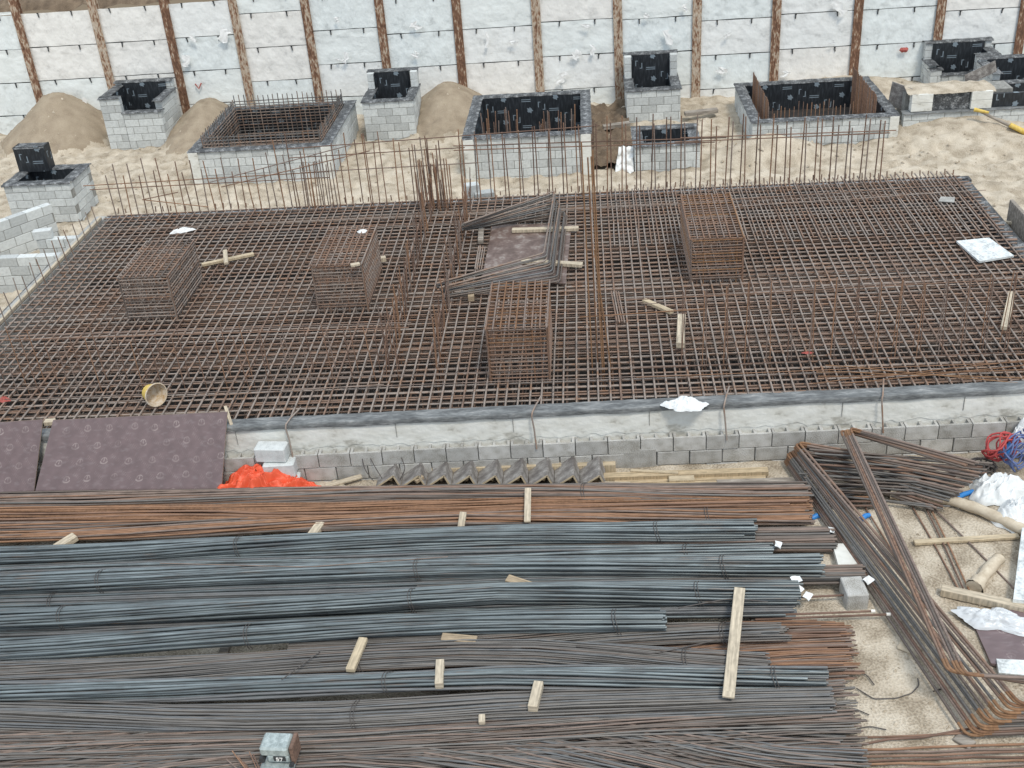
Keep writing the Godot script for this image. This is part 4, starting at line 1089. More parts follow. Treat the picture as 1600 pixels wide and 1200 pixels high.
	for k in 29: rp.append(Vector3(cos(k * TAU / 28), sin(k * TAU / 28), 0) * 0.154 + Vector3(0, 0, 0.12))
	rim.tube(rp, 0.009, 6)
	part(tub, "rim", rim.mesh(), M.tubin, T(Vector3(0, 0.135, 0), axis))
	# white blocks by the far edge
	var b1 := MB.new(); b1.cbox(Transform3D.IDENTITY, Vector3(0.26, 0.4, 0.2), 0.008)
	solo("white_block", b1.mesh(), M.block[2], "pale block standing upright behind the far edge of the mat", "block", T(Vector3(-2.203, 0.597, -19.9), Basis(Vector3.UP, 0.25)))
	var b2 := MB.new(); b2.cbox(Transform3D.IDENTITY, Vector3(0.36, 0.25, 0.2), 0.008)
	solo("white_block", b2.mesh(), M.block[3], "grey block lying behind the far edge, leaning on the upright one", "block", T(Vector3(-1.977, 0.529, -19.85), Basis(Vector3.UP, 0.2)))

# ---------- bar bundles ----------
func path_at(p: Array, x: float) -> Vector3:
	var k := 0
	while k < p.size() - 2 and x > p[k + 1].x: k += 1
	var a: Vector3 = p[maxi(k - 1, 0)]
	var b: Vector3 = p[k]
	var c: Vector3 = p[k + 1]
	var d: Vector3 = p[mini(k + 2, p.size() - 1)]
	var t := (x - b.x) / (c.x - b.x)
	if t < 0.0 or t > 1.0: return b.lerp(c, t)
	var z := b.cubic_interpolate(c, a, d, t)
	return Vector3(x, z.y, z.z)
# o: ry, rz half sizes; r bar radius; n most bars; mats; x0 left end; ties [x..]; fan spread at right end; loose
func bundle(label: String, p: Array, o: Dictionary) -> Node3D:
	var c := thing("rebar_bundle", label, "rebar bundle", Vector3.ZERO, 0.0, "bar bundles stacked in front of the wall")
	var ry: float = o.ry
	var rz: float = o.rz
	var r: float = o.r
	var xe: float = p[p.size() - 1].x
	var x0: float = o.get("x0", -9.5)
	var loose: float = o.get("loose", 0.15)
	var fan: float = o.get("fan", 0.0)
	var jag: float = o.get("jag", 0.03)
	var slots := []
	var row := 0
	var y := -ry + r
	while y <= ry - r * 0.5:
		var hw := rz * sqrt(maxf(0.0, 1.0 - (y / ry) * (y / ry)))
		var z := -hw + (r if row % 2 else 0.0)
		while z <= hw:
			# only the shell that shows: upper half and the side towards the camera
			if y > -ry * 0.45 and (Vector2(y / ry, z / rz).length() > 0.45 or y > 0.0): slots.append(Vector2(y, z))
			z += r * 2.2
		y += r * 1.78
		row += 1
	var tw := rr(-0.35, 0.35) * loose / 0.15
	var seg := int(o.get("seg", 15))
	for s in slots:
		var pts := []
		var e := xe + rr(-jag, jag) + (rr(-0.25, 0.0) if rng.randf() < loose * 0.3 else 0.0)
		var sd := rng.randi() % 9999
		var fz := rr(-1, 1) * fan
		for k in seg + 1:
			var x := lerpf(x0, e, float(k) / seg)
			var q := path_at(p, x)
			var f := float(k) / seg
			var an := tw * sin(x * 0.7)
			var dy: float = s.x * cos(an) - s.y * ry / rz * sin(an)
			var dz: float = s.y * cos(an) + s.x * rz / ry * sin(an)
			var open := 1.0 + fan * pow(f, 3.0) * 2.0
			pts.append(q + Vector3(0, maxf(dy + r * loose * 5.0 * gn.get_noise_2d(x * 0.35, sd), -ry) + 0.0, dz * open + r * loose * 14.0 * gn.get_noise_2d(x * 0.28, sd + 500.0) + fz * pow(f, 2.0) * 0.4))
		var mb := MB.new(); mb.tube(pts, r, 6)
		part(c, "bar", mb.mesh(), pick(o.mats))
	for tx in o.get("ties", []):
		for w in 2:
			var m := MB.new()
			var tp := []
			var q2 := path_at(p, tx)
			for k in 17:
				var a := PI * 1.25 * k / 16.0 - PI * 0.12
				tp.append(q2 + Vector3(0.03 * w - 0.06 * sin(a) + 0.01 * k * 0.3, sin(a) * (ry + 0.012), cos(a) * (rz + 0.014)))
			m.tube(tp, 0.004, 5)
			part(c, "tie_wire", m.mesh(), M.wire)
	return c

func make_bundles() -> void:
	var B := M.blue as Array
	var G := M.grey as Array
	var Rr := M.rust as Array
	# rusty layer nearest the wall
	bundle("rusty brown bundle nearest the block wall", [Vector3(-7.435, 0.17, -11.008), Vector3(-3.387, 0.17, -10.943), Vector3(-0.296, 0.17, -10.865), Vector3(2.378, 0.17, -10.753)], {"ry": 0.09, "rz": 0.17, "r": 0.0125, "mats": [Rr[3], Rr[0], G[1], G[2]], "loose": 0.35, "jag": 0.05, "ties": [-0.2]})
	bundle("rust-orange bundle, second from the block wall", [Vector3(-7.32, 0.15, -10.741), Vector3(-3.336, 0.15, -10.672), Vector3(-0.297, 0.15, -10.664), Vector3(2.361, 0.15, -10.57)], {"ry": 0.08, "rz": 0.17, "r": 0.0125, "mats": [Rr[0], Rr[2], Rr[3], M.orange[1]], "loose": 0.4, "jag": 0.05})
	bundle("orange-brown bundle beside the first blue bundle", [Vector3(-7.179, 0.13, -10.421), Vector3(-3.295, 0.13, -10.448), Vector3(-0.298, 0.13, -10.469), Vector3(2.333, 0.13, -10.404)], {"ry": 0.07, "rz": 0.15, "r": 0.0125, "mats": [Rr[0], Rr[2], Rr[3], G[2]], "loose": 0.4, "jag": 0.06, "ties": [1.2]})
	bundle("brown ribbed bundle showing its ends under the first blue bundle", [Vector3(-4.705, 0.12, -10.014), Vector3(-1.453, 0.12, -10.03), Vector3(2.503, 0.12, -9.957)], {"ry": 0.10, "rz": 0.17, "r": 0.0155, "mats": [G[2], G[0], Rr[3]], "loose": 0.1, "jag": 0.04, "x0": -3.0})
	bundle("first blue-grey bundle from the wall, its end short of the brown bars", [Vector3(-6.889, 0.23, -9.853), Vector3(-3.913, 0.23, -9.928), Vector3(-1.442, 0.23, -10.005), Vector3(1.675, 0.23, -10.007)], {"ry": 0.115, "rz": 0.128, "r": 0.0155, "mats": B, "ties": [-4.1, 0.6], "loose": 0.18})
	bundle("thin blue bundle squeezed between the first two big blue ones", [Vector3(-6.833, 0.15, -9.676), Vector3(-3.887, 0.15, -9.764), Vector3(-1.432, 0.15, -9.788), Vector3(1.82, 0.15, -9.745)], {"ry": 0.07, "rz": 0.10, "r": 0.015, "mats": B + [G[3]], "ties": [0.9], "loose": 0.18})
	bundle("big blue-grey bundle in second place, reaching almost to the concrete block", [Vector3(-6.662, 0.23, -9.356), Vector3(-3.787, 0.23, -9.422), Vector3(-0.983, 0.23, -9.444), Vector3(2.268, 0.23, -9.363)], {"ry": 0.115, "rz": 0.128, "r": 0.0155, "mats": B, "ties": [-5.5, -2.0, 1.25], "loose": 0.15})
	bundle("brown ribbed bundle poking out beside the concrete block", [Vector3(-3.079, 0.13, -9.358), Vector3(-0.987, 0.13, -9.395), Vector3(2.711, 0.13, -9.334)], {"ry": 0.08, "rz": 0.13, "r": 0.0155, "mats": [G[2], G[0], Rr[3]], "loose": 0.08, "jag": 0.03, "x0": -2.0})
	bundle("dark low blue bundle in the gap before the tagged bundle", [Vector3(-6.609, 0.13, -9.173), Vector3(-3.761, 0.13, -9.243), Vector3(-0.982, 0.13, -9.29), Vector3(2.04, 0.13, -9.264)], {"ry": 0.07, "rz": 0.12, "r": 0.015, "mats": [B[1], G[3]], "loose": 0.15, "ties": [-6.0]})
	bundle("third big blue-grey bundle with white tags at its end", [Vector3(-6.403, 0.23, -8.79), Vector3(-4.332, 0.23, -8.851), Vector3(-2.569, 0.23, -8.919), Vector3(-0.962, 0.23, -9.02), Vector3(1.948, 0.23, -8.949)], {"ry": 0.115, "rz": 0.128, "r": 0.0155, "mats": B, "ties": [-5.7, -2.0, 0.95], "loose": 0.2})
	bundle("dark blue bundle under the third and fourth big ones", [Vector3(-6.397, 0.12, -8.704), Vector3(-3.654, 0.12, -8.806), Vector3(-0.301, 0.12, -8.878), Vector3(1.908, 0.12, -8.863)], {"ry": 0.06, "rz": 0.12, "r": 0.015, "mats": [B[1], G[3]], "loose": 0.2})
	bundle("fourth blue-grey bundle, the one that ends mid-pile with rusty tips", [Vector3(-6.161, 0.25, -8.275), Vector3(-3.933, 0.25, -8.424), Vector3(-1.589, 0.25, -8.569), Vector3(0.576, 0.25, -8.556)], {"ry": 0.115, "rz": 0.128, "r": 0.0155, "mats": B, "ties": [-3.6, 0.1], "loose": 0.2})
	bundle("thin grey bundle passing under the upright plank, ends frayed", [Vector3(-2.885, 0.14, -8.386), Vector3(-0.941, 0.14, -8.448), Vector3(0.337, 0.14, -8.489), Vector3(1.749, 0.14, -8.471)], {"ry": 0.055, "rz": 0.14, "r": 0.0085, "mats": G, "loose": 0.35, "jag": 0.06, "x0": -3.2, "ties": [1.15]})
	bundle("rust-brown thin bars spread flat under the plank at right", [Vector3(-1.579, 0.06, -8.276), Vector3(0.328, 0.06, -8.321), Vector3(2.372, 0.06, -8.308)], {"ry": 0.035, "rz": 0.42, "r": 0.008, "mats": Rr, "loose": 0.6, "jag": 0.09, "x0": -1.8, "seg": 9})
	bundle("grey humped bundle of thin bars below the fourth blue one", [Vector3(-6.047, 0.21, -7.999), Vector3(-4.094, 0.21, -8.045), Vector3(-2.439, 0.21, -8.131), Vector3(-1.05, 0.21, -8.188), Vector3(0.011, 0.21, -8.119), Vector3(1.514, 0.21, -7.949)], {"ry": 0.08, "rz": 0.16, "r": 0.009, "mats": G, "loose": 0.3, "ties": [-2.4, 0.75]})
	bundle("fifth blue-grey bundle, the one ending right of the upright plank", [Vector3(-5.936, 0.21, -7.755), Vector3(-4.006, 0.21, -7.752), Vector3(-2.134, 0.21, -7.79), Vector3(-0.907, 0.21, -7.841), Vector3(2.017, 0.21, -7.781)], {"ry": 0.105, "rz": 0.12, "r": 0.0155, "mats": B + [G[3]], "ties": [-2.1, 1.55], "loose": 0.2})
	bundle("grey bundle of thin bars, next to last before the bottom edge", [Vector3(-5.832, 0.17, -7.501), Vector3(-3.916, 0.17, -7.422), Vector3(-2.571, 0.17, -7.439), Vector3(-0.895, 0.17, -7.53), Vector3(0.583, 0.17, -7.535), Vector3(2.031, 0.17, -7.541)], {"ry": 0.08, "rz": 0.16, "r": 0.0105, "mats": [G[0], G[1], G[3]], "loose": 0.25, "ties": [-2.35]})
	bundle("brown-grey bars fanning out to the right by the bottom edge", [Vector3(-5.663, 0.12, -7.097), Vector3(-3.844, 0.12, -7.149), Vector3(-1.471, 0.12, -7.229), Vector3(0.28, 0.12, -7.355), Vector3(2.219, 0.12, -7.461)], {"ry": 0.06, "rz": 0.26, "r": 0.0095, "mats": [G[0], G[1], G[2], Rr[3]], "loose": 0.7, "jag": 0.08, "fan": 0.35, "seg": 18})
	bundle("brown-grey bars running along the very bottom edge", [Vector3(-5.687, 0.1, -7.138), Vector3(-3.809, 0.1, -7.017), Vector3(-1.444, 0.1, -6.937), Vector3(0.262, 0.1, -6.989), Vector3(2.159, 0.1, -7.036)], {"ry": 0.06, "rz": 0.30, "r": 0.0095, "mats": [G[0], G[1], G[2], G[3], Rr[3]], "loose": 0.7, "jag": 0.08, "fan": 0.25, "seg": 18})
	# loose ribbed bars at the lower right, reaching out of the picture
	var n := 0
	for q in [[Vector3(2.181, 0.03, -7.244), Vector3(3.328, 0.03, -7.265)], [Vector3(2.158, 0.04, -7.14), Vector3(3.707, 0.04, -7.414)], [Vector3(2.167, 0.03, -7.099), Vector3(3.618, 0.03, -7.144)], [Vector3(2.169, 0.03, -7.055), Vector3(3.817, 0.03, -7.091)], [Vector3(2.182, 0.05, -6.995), Vector3(3.797, 0.05, -7.045)], [Vector3(2.178, 0.03, -6.97), Vector3(3.79, 0.03, -7.014)], [Vector3(2.191, 0.05, -6.91), Vector3(3.765, 0.05, -6.955)], [Vector3(2.186, 0.03, -6.879), Vector3(3.76, 0.03, -6.93)], [Vector3(2.171, 0.05, -6.821), Vector3(3.736, 0.05, -6.872)], [Vector3(2.166, 0.03, -6.79), Vector3(3.729, 0.03, -6.841)]]:
		var mb := MB.new()
		var pts := []
		for s in 6: pts.append((q[0] as Vector3).lerp(q[1], s / 5.0) + Vector3(0, 0.0, 0.03 * gn2.get_noise_2d(s * 1.1, n * 3.0)))
		mb.tube(pts, 0.0125, 6)
		solo("loose_bar", mb.mesh(), Rr[n % 4], "%s of the rusty bars at the lower right corner, counted from the bare sand" % ["first", "second", "third", "fourth", "fifth", "sixth", "seventh", "eighth", "ninth", "tenth"][n], "rebar", Transform3D.IDENTITY, "rusty bars at the lower right corner")
		n += 1
	# three bars that stick far out, with pale caps
	n = 0
	for q in [[Vector3(1.509, 0.12, -8.76), Vector3(2.682, 0.12, -8.793)], [Vector3(1.507, 0.09, -8.736), Vector3(2.832, 0.09, -8.775)], [Vector3(1.939, 0.1, -9.041), Vector3(2.553, 0.1, -9.071)]]:
		var c := thing("capped_bar", ["long bar with pale cap sticking out below the tagged bundle, shorter one", "long bar with pale cap sticking out below the tagged bundle, longer one", "single bar with pale cap beside the white tags"][n], "rebar")
		rod(c, q[0], q[1], 0.013, M.rust[1])
		var mb2 := MB.new(); mb2.tube([q[1] - Vector3(0.02, 0, 0), q[1] + Vector3(0.02, 0, 0)], 0.018, 8); part(c, "cap", mb2.mesh(), M.white_cap)
		n += 1
	# strays lying across the bundles
	n = 0
	for q in [[Vector3(-3.102, 0.335, -7.752), Vector3(-2.954, 0.335, -7.936), Vector3(-2.803, 0.335, -8.124)], [Vector3(0.729, 0.33, -8.66), Vector3(1.25, 0.33, -8.787), Vector3(1.622, 0.33, -8.728)], [Vector3(-0.294, 0.3, -8.172), Vector3(0.439, 0.3, -8.05), Vector3(1.063, 0.3, -8.226)], [Vector3(-4.879, 0.34, -9.545), Vector3(-3.2, 0.34, -9.42), Vector3(-1.675, 0.34, -9.539)]]:
		var ms := MB.new(); ms.tube(smooth_bend(q, 0.1), 0.006, 5)
		solo("stray_wire", ms.mesh(), M.wire if n != 3 else M.rust[3], ["thin wire lying slantwise over the humped grey bundle", "thin wire bent behind the upright plank", "thin wire on the grey bars left of the upright plank", "stray bar lying across the big blue bundles at left"][n], "wire")
		n += 1
	# sleepers and timbers among the bundles
	for k in 5:
		var sx: float = [-6.35, -3.95, -1.6, 0.55, 1.5][k]
		timber(["sleeper under the bundles by the left edge", "sleeper under the bundles left of the centre", "sleeper under the bundles at the centre", "sleeper under the bundles right of the centre", "sleeper under the right ends of the bundles"][k], Vector3(sx, 0.025, -10.95), Vector3(sx + 0.05, 0.025, -6.2), 0.1, 0.05, M.oldwood)
	timber("pale timber end showing at far left between rusty and blue bars", Vector3(-6.192, 0.16, -10.306), Vector3(-6.397, 0.13, -10.065), 0.12, 0.07, M.wood[3])
	timber("pale timber end between rusty and blue bars, left of centre", Vector3(-3.272, 0.16, -10.432), Vector3(-3.359, 0.14, -10.172), 0.11, 0.07, M.wood[3])
	timber("pointed pale stake between rusty and blue bars", Vector3(-1.584, 0.3, -10.395), Vector3(-1.621, 0.14, -10.222), 0.08, 0.03, M.wood[3])
	timber("narrow pale batten standing across the rusty bars", Vector3(-0.851, 0.34, -10.77), Vector3(-0.845, 0.25, -10.237), 0.075, 0.03, M.wood[3])
	timber("split timber under the third big blue bundle", Vector3(-1.025, 0.26, -9.231), Vector3(-0.698, 0.22, -9.104), 0.11, 0.08, M.wood[2])
	timber("split timber under the fourth blue bundle", Vector3(-1.639, 0.22, -8.398), Vector3(-1.285, 0.2, -8.365), 0.1, 0.08, M.wood[2])
	timber("pale batten slanting over the humped grey bundle", Vector3(-2.406, 0.31, -8.321), Vector3(-2.468, 0.3, -7.892), 0.09, 0.05, M.wood[1])
	timber("square timber end on the fifth blue bundle, left one", Vector3(-1.604, 0.29, -8.004), Vector3(-1.583, 0.29, -7.683), 0.08, 0.08, M.wood[3])
	timber("square timber end below the fifth blue bundle, right one", Vector3(-0.644, 0.27, -7.717), Vector3(-0.694, 0.27, -7.399), 0.09, 0.08, M.wood[3])
	timber("tiny red-tipped timber end near the bottom bars", Vector3(-1.161, 0.22, -7.377), Vector3(-1.155, 0.22, -7.284), 0.06, 0.05, M.wood[3])
	timber("long pale plank lying across the bundles at right", Vector3(1.368, 0.345, -8.922), Vector3(1.083, 0.32, -7.459), 0.11, 0.025, M.wood[3])
	# white paper tags wired to the bar ends
	n = 0
	for q in [Vector3(1.972, 0.26, -9.142), Vector3(2.709, 0.22, -9.155), Vector3(1.969, 0.27, -8.971), Vector3(2.054, 0.22, -8.928), Vector3(1.883, 0.24, -9.74), Vector3(2.508, 0.2, -10.013)]:
		var mb3 := MB.new()
		mb3.grid(4, 4, func(s: float, t: float): return Vector3((s - 0.5) * 0.11, 0.012 * sin(s * 5.0 + t * 3.0), (t - 0.5) * 0.075))
		solo("paper_tag", mb3.mesh(), M.plastic, ["white tag on the upper corner of the third big blue bundle", "white tag hanging beside the concrete block", "white tag curled on the end of the third big blue bundle", "white tag lying below the end of the third big blue bundle", "small white tag on the brown ribbed ends", "small white tag at the tip of the first ribbed bundle"][n], "tag", T(q, Basis(Vector3.UP, [0.2, 0.7, 0.9, 1.0, 1.3, 1.5][n]) * Basis(Vector3.RIGHT, [0.3, 0.5, 0.7, 0.4, 0.5, 0.6][n])))
		n += 1

# ---------- between the wall and the bundles ----------
func sheet(label: String, p: Array, mt: Material) -> void:
	# leaning board given by its corners TL, TR, BR, BL
	var c := thing("plywood_sheet", label, "plywood")
	var nn: Vector3 = (p[3] - p[0]).cross(p[1] - p[0]).normalized() * 0.02
	if nn.z < 0: nn = -nn
	var mb := MB.new()
	mb.quad(p[0] + nn, p[1] + nn, p[2] + nn, p[3] + nn, (p[1] - p[0]).length(), (p[2] - p[1]).length())
	var fc := part(c, "face", mb.mesh(), mt)
	var eb := MB.new()
	for k in 4: eb.quad(p[k] + nn, p[k], p[(k + 1) % 4], p[(k + 1) % 4] + nn)
	eb.quad(p[3], p[2], p[1], p[0])
	part(fc, "edge", eb.mesh(), M.plyedge)
func make_middle() -> void:
	sheet("large brown printed plywood sheet leaning on the wall beside the orange tarpaulin", [Vector3(-6.721, 1.03, -11.536), Vector3(-4.533, 1.03, -11.595), Vector3(-4.665, 0.06, -11.047), Vector3(-7.079, 0.06, -11.061)], M.ply)
	sheet("brown printed plywood sheet leaning on the wall at the left edge", [Vector3(-8.938, 1.03, -11.431), Vector3(-6.863, 1.03, -11.56), Vector3(-7.07, 0.06, -11.061), Vector3(-9.246, 0.06, -10.969)], M.ply)
	timber("pale timber end peeping between the two plywood sheets", Vector3(-6.999, 0.84, -11.795), Vector3(-6.868, 0.84, -11.802), 0.09, 0.06, M.wood[3])
	timber("small stick standing at the corner of the large plywood sheet", Vector3(-4.652, 0.95, -11.855), Vector3(-4.541, 0.8, -11.636), 0.04, 0.04, M.wood[3])
	heap("tarpaulin", "crumpled orange tarpaulin beside the large plywood sheet", "tarpaulin", Vector3(-4.228, 0, -11.284), 1.2, 0.62, 0.55, M.tarp, 41, 0.1, 0.8)
	heap("tarpaulin", "smaller fold of orange tarpaulin next to the loose sticks", "tarpaulin", Vector3(-3.746, 0, -11.234), 0.8, 0.5, 0.33, M.tarp, 45, -0.2, 0.8)
	var b := MB.new(); b.cbox(Transform3D.IDENTITY, Vector3(0.39, 0.2, 0.2), 0.015)
	for k in 3:
		solo("concrete_block", b.mesh(), M.block[0], ["bottom one of the pale blocks stacked behind the orange tarpaulin", "middle one of the pale blocks stacked behind the orange tarpaulin", "top one of the pale blocks stacked behind the orange tarpaulin"][k], "block", T(Vector3([-3.92, -3.96, -4.04][k], 0.1 + 0.205 * k, -11.36 - 0.05 * k), Basis(Vector3.UP, [0.1, 0.05, -0.08][k])))
	# sawtooth row of corner forms
	var f0 := Vector3(-2.87, 0.05, -11.286)
	var f8 := Vector3(-0.347, 0.05, -11.166)
	var ordinal := ["first", "second", "third", "fourth", "fifth", "sixth", "seventh", "eighth", "last"]
	for k in 9:
		var o: Vector3 = f0.lerp(f8, k / 8.0)
		var c := thing("corner_form", "%s of nine grey corner forms in the sawtooth row, from the left" % ordinal[k], "formwork", o, 0.0, "sawtooth row of corner forms")
		var A := Vector2(0, 0)
		var P := Vector2(0.235, 0.165)
		var Q := Vector2(0.30, 0.005)
		var dep := 0.42
		for e in [[A, P, "wide_board"], [P, Q, "narrow_board"]]:
			var m := (e[0] + e[1]) * 0.5 as Vector2
			var d := (e[1] - e[0]) as Vector2
			var mb := MB.new()
			mb.cbox(T(Vector3(m.x + 0.1, m.y, -dep * 0.5), Basis(Vector3.BACK, d.angle())), Vector3(d.length(), 0.018, dep), 0.003)
			var wb := part(c, e[2], mb.mesh(), M.formwork)
			var eg := MB.new()
			eg.box(T(Vector3(m.x + 0.1, m.y, 0.003), Basis(Vector3.BACK, d.angle())), Vector3(d.length(), 0.02, 0.006))
			part(wb, "raw_edge", eg.mesh(), M.wood[1])
		part(c, "brace", plank_mesh(0.36, 0.05, 0.05), M.wood[2], T(Vector3(0.285, 0.085, -0.22), Basis(Vector3.UP, PI / 2) * Basis(Vector3.RIGHT, 0.6)))
	timber("long pale plank lying behind the sawtooth forms along the wall", Vector3(-3.542, 0.06, -11.638), Vector3(0.191, 0.06, -11.588), 0.12, 0.12, M.wood[1])
	timber("plank under the front feet of the sawtooth forms, left part", Vector3(-2.985, 0.02, -11.225), Vector3(-1.394, 0.02, -11.177), 0.14, 0.045, M.wood[3])
	timber("plank under the front feet of the sawtooth forms, right part", Vector3(-1.353, 0.02, -11.162), Vector3(0.2, 0.02, -11.142), 0.14, 0.045, M.wood[1])
	timber("long yellow plank right of the sawtooth forms, rear one", Vector3(-0.143, 0.07, -11.329), Vector3(2.018, 0.07, -11.357), 0.1, 0.08, M.wood[0])
	timber("pale plank right of the sawtooth forms, nearest the bars", Vector3(0.199, 0.05, -11.113), Vector3(1.383, 0.05, -11.136), 0.1, 0.08, M.wood[0])
	timber("short pale plank end beside the last sawtooth form", Vector3(-0.03, 0.06, -11.176), Vector3(0.354, 0.06, -11.145), 0.1, 0.07, M.wood[3])
	timber("thin pale batten lying on the yellow plank", Vector3(0.366, 0.12, -11.395), Vector3(0.94, 0.12, -11.312), 0.04, 0.025, M.wood[1])
	timber("short pale offcut between the yellow planks", Vector3(0.818, 0.09, -11.213), Vector3(1.123, 0.09, -11.211), 0.1, 0.06, M.wood[1])
	timber("old plank reaching toward the leaning bent bars", Vector3(1.387, 0.04, -11.176), Vector3(2.334, 0.04, -11.183), 0.12, 0.05, M.oldwood)
	timber("pale yellow plank under the rear plank at right", Vector3(0.165, 0.03, -11.276), Vector3(1.983, 0.03, -11.308), 0.1, 0.05, M.wood[0])
	timber("loose pale stick lying toward the orange tarpaulin", Vector3(-3.415, 0.06, -11.325), Vector3(-2.981, 0.08, -11.497), 0.08, 0.03, M.wood[3])
	timber("second loose stick crossing beside the tarpaulin", Vector3(-3.351, 0.03, -11.475), Vector3(-3.075, 0.05, -11.214), 0.07, 0.03, M.wood[3])
	timber("old block of wood between the first sawtooth forms", Vector3(-2.274, 0.14, -11.266), Vector3(-2.186, 0.16, -11.342), 0.08, 0.05, M.wood[2])
	for q in [[[Vector3(-2.939, 0.02, -12.223), Vector3(-2.913, 0.02, -11.894), Vector3(-2.811, 0.02, -11.659)], "bent tie wire standing against the wall, left one"], [[Vector3(-2.835, 0.02, -12.037), Vector3(-2.766, 0.02, -11.742), Vector3(-2.683, 0.02, -11.624)], "bent tie wire standing against the wall, middle one"], [[Vector3(-2.447, 0.02, -12.017), Vector3(-2.403, 0.02, -11.868), Vector3(-2.483, 0.02, -11.785)], "bent tie wire standing against the wall, curled right one"]]:
		var mb := MB.new()
		var pts := []
		for k in 3: pts.append((q[0][k] as Vector3) * Vector3(1, 0, 0) + Vector3(0, 0.34 - 0.13 * k, -11.5 + 0.06 * k))
		mb.tube(smooth_bend(pts, 0.05), 0.006, 5)
		solo("tie_wire", mb.mesh(), M.wire, q[1], "wire")

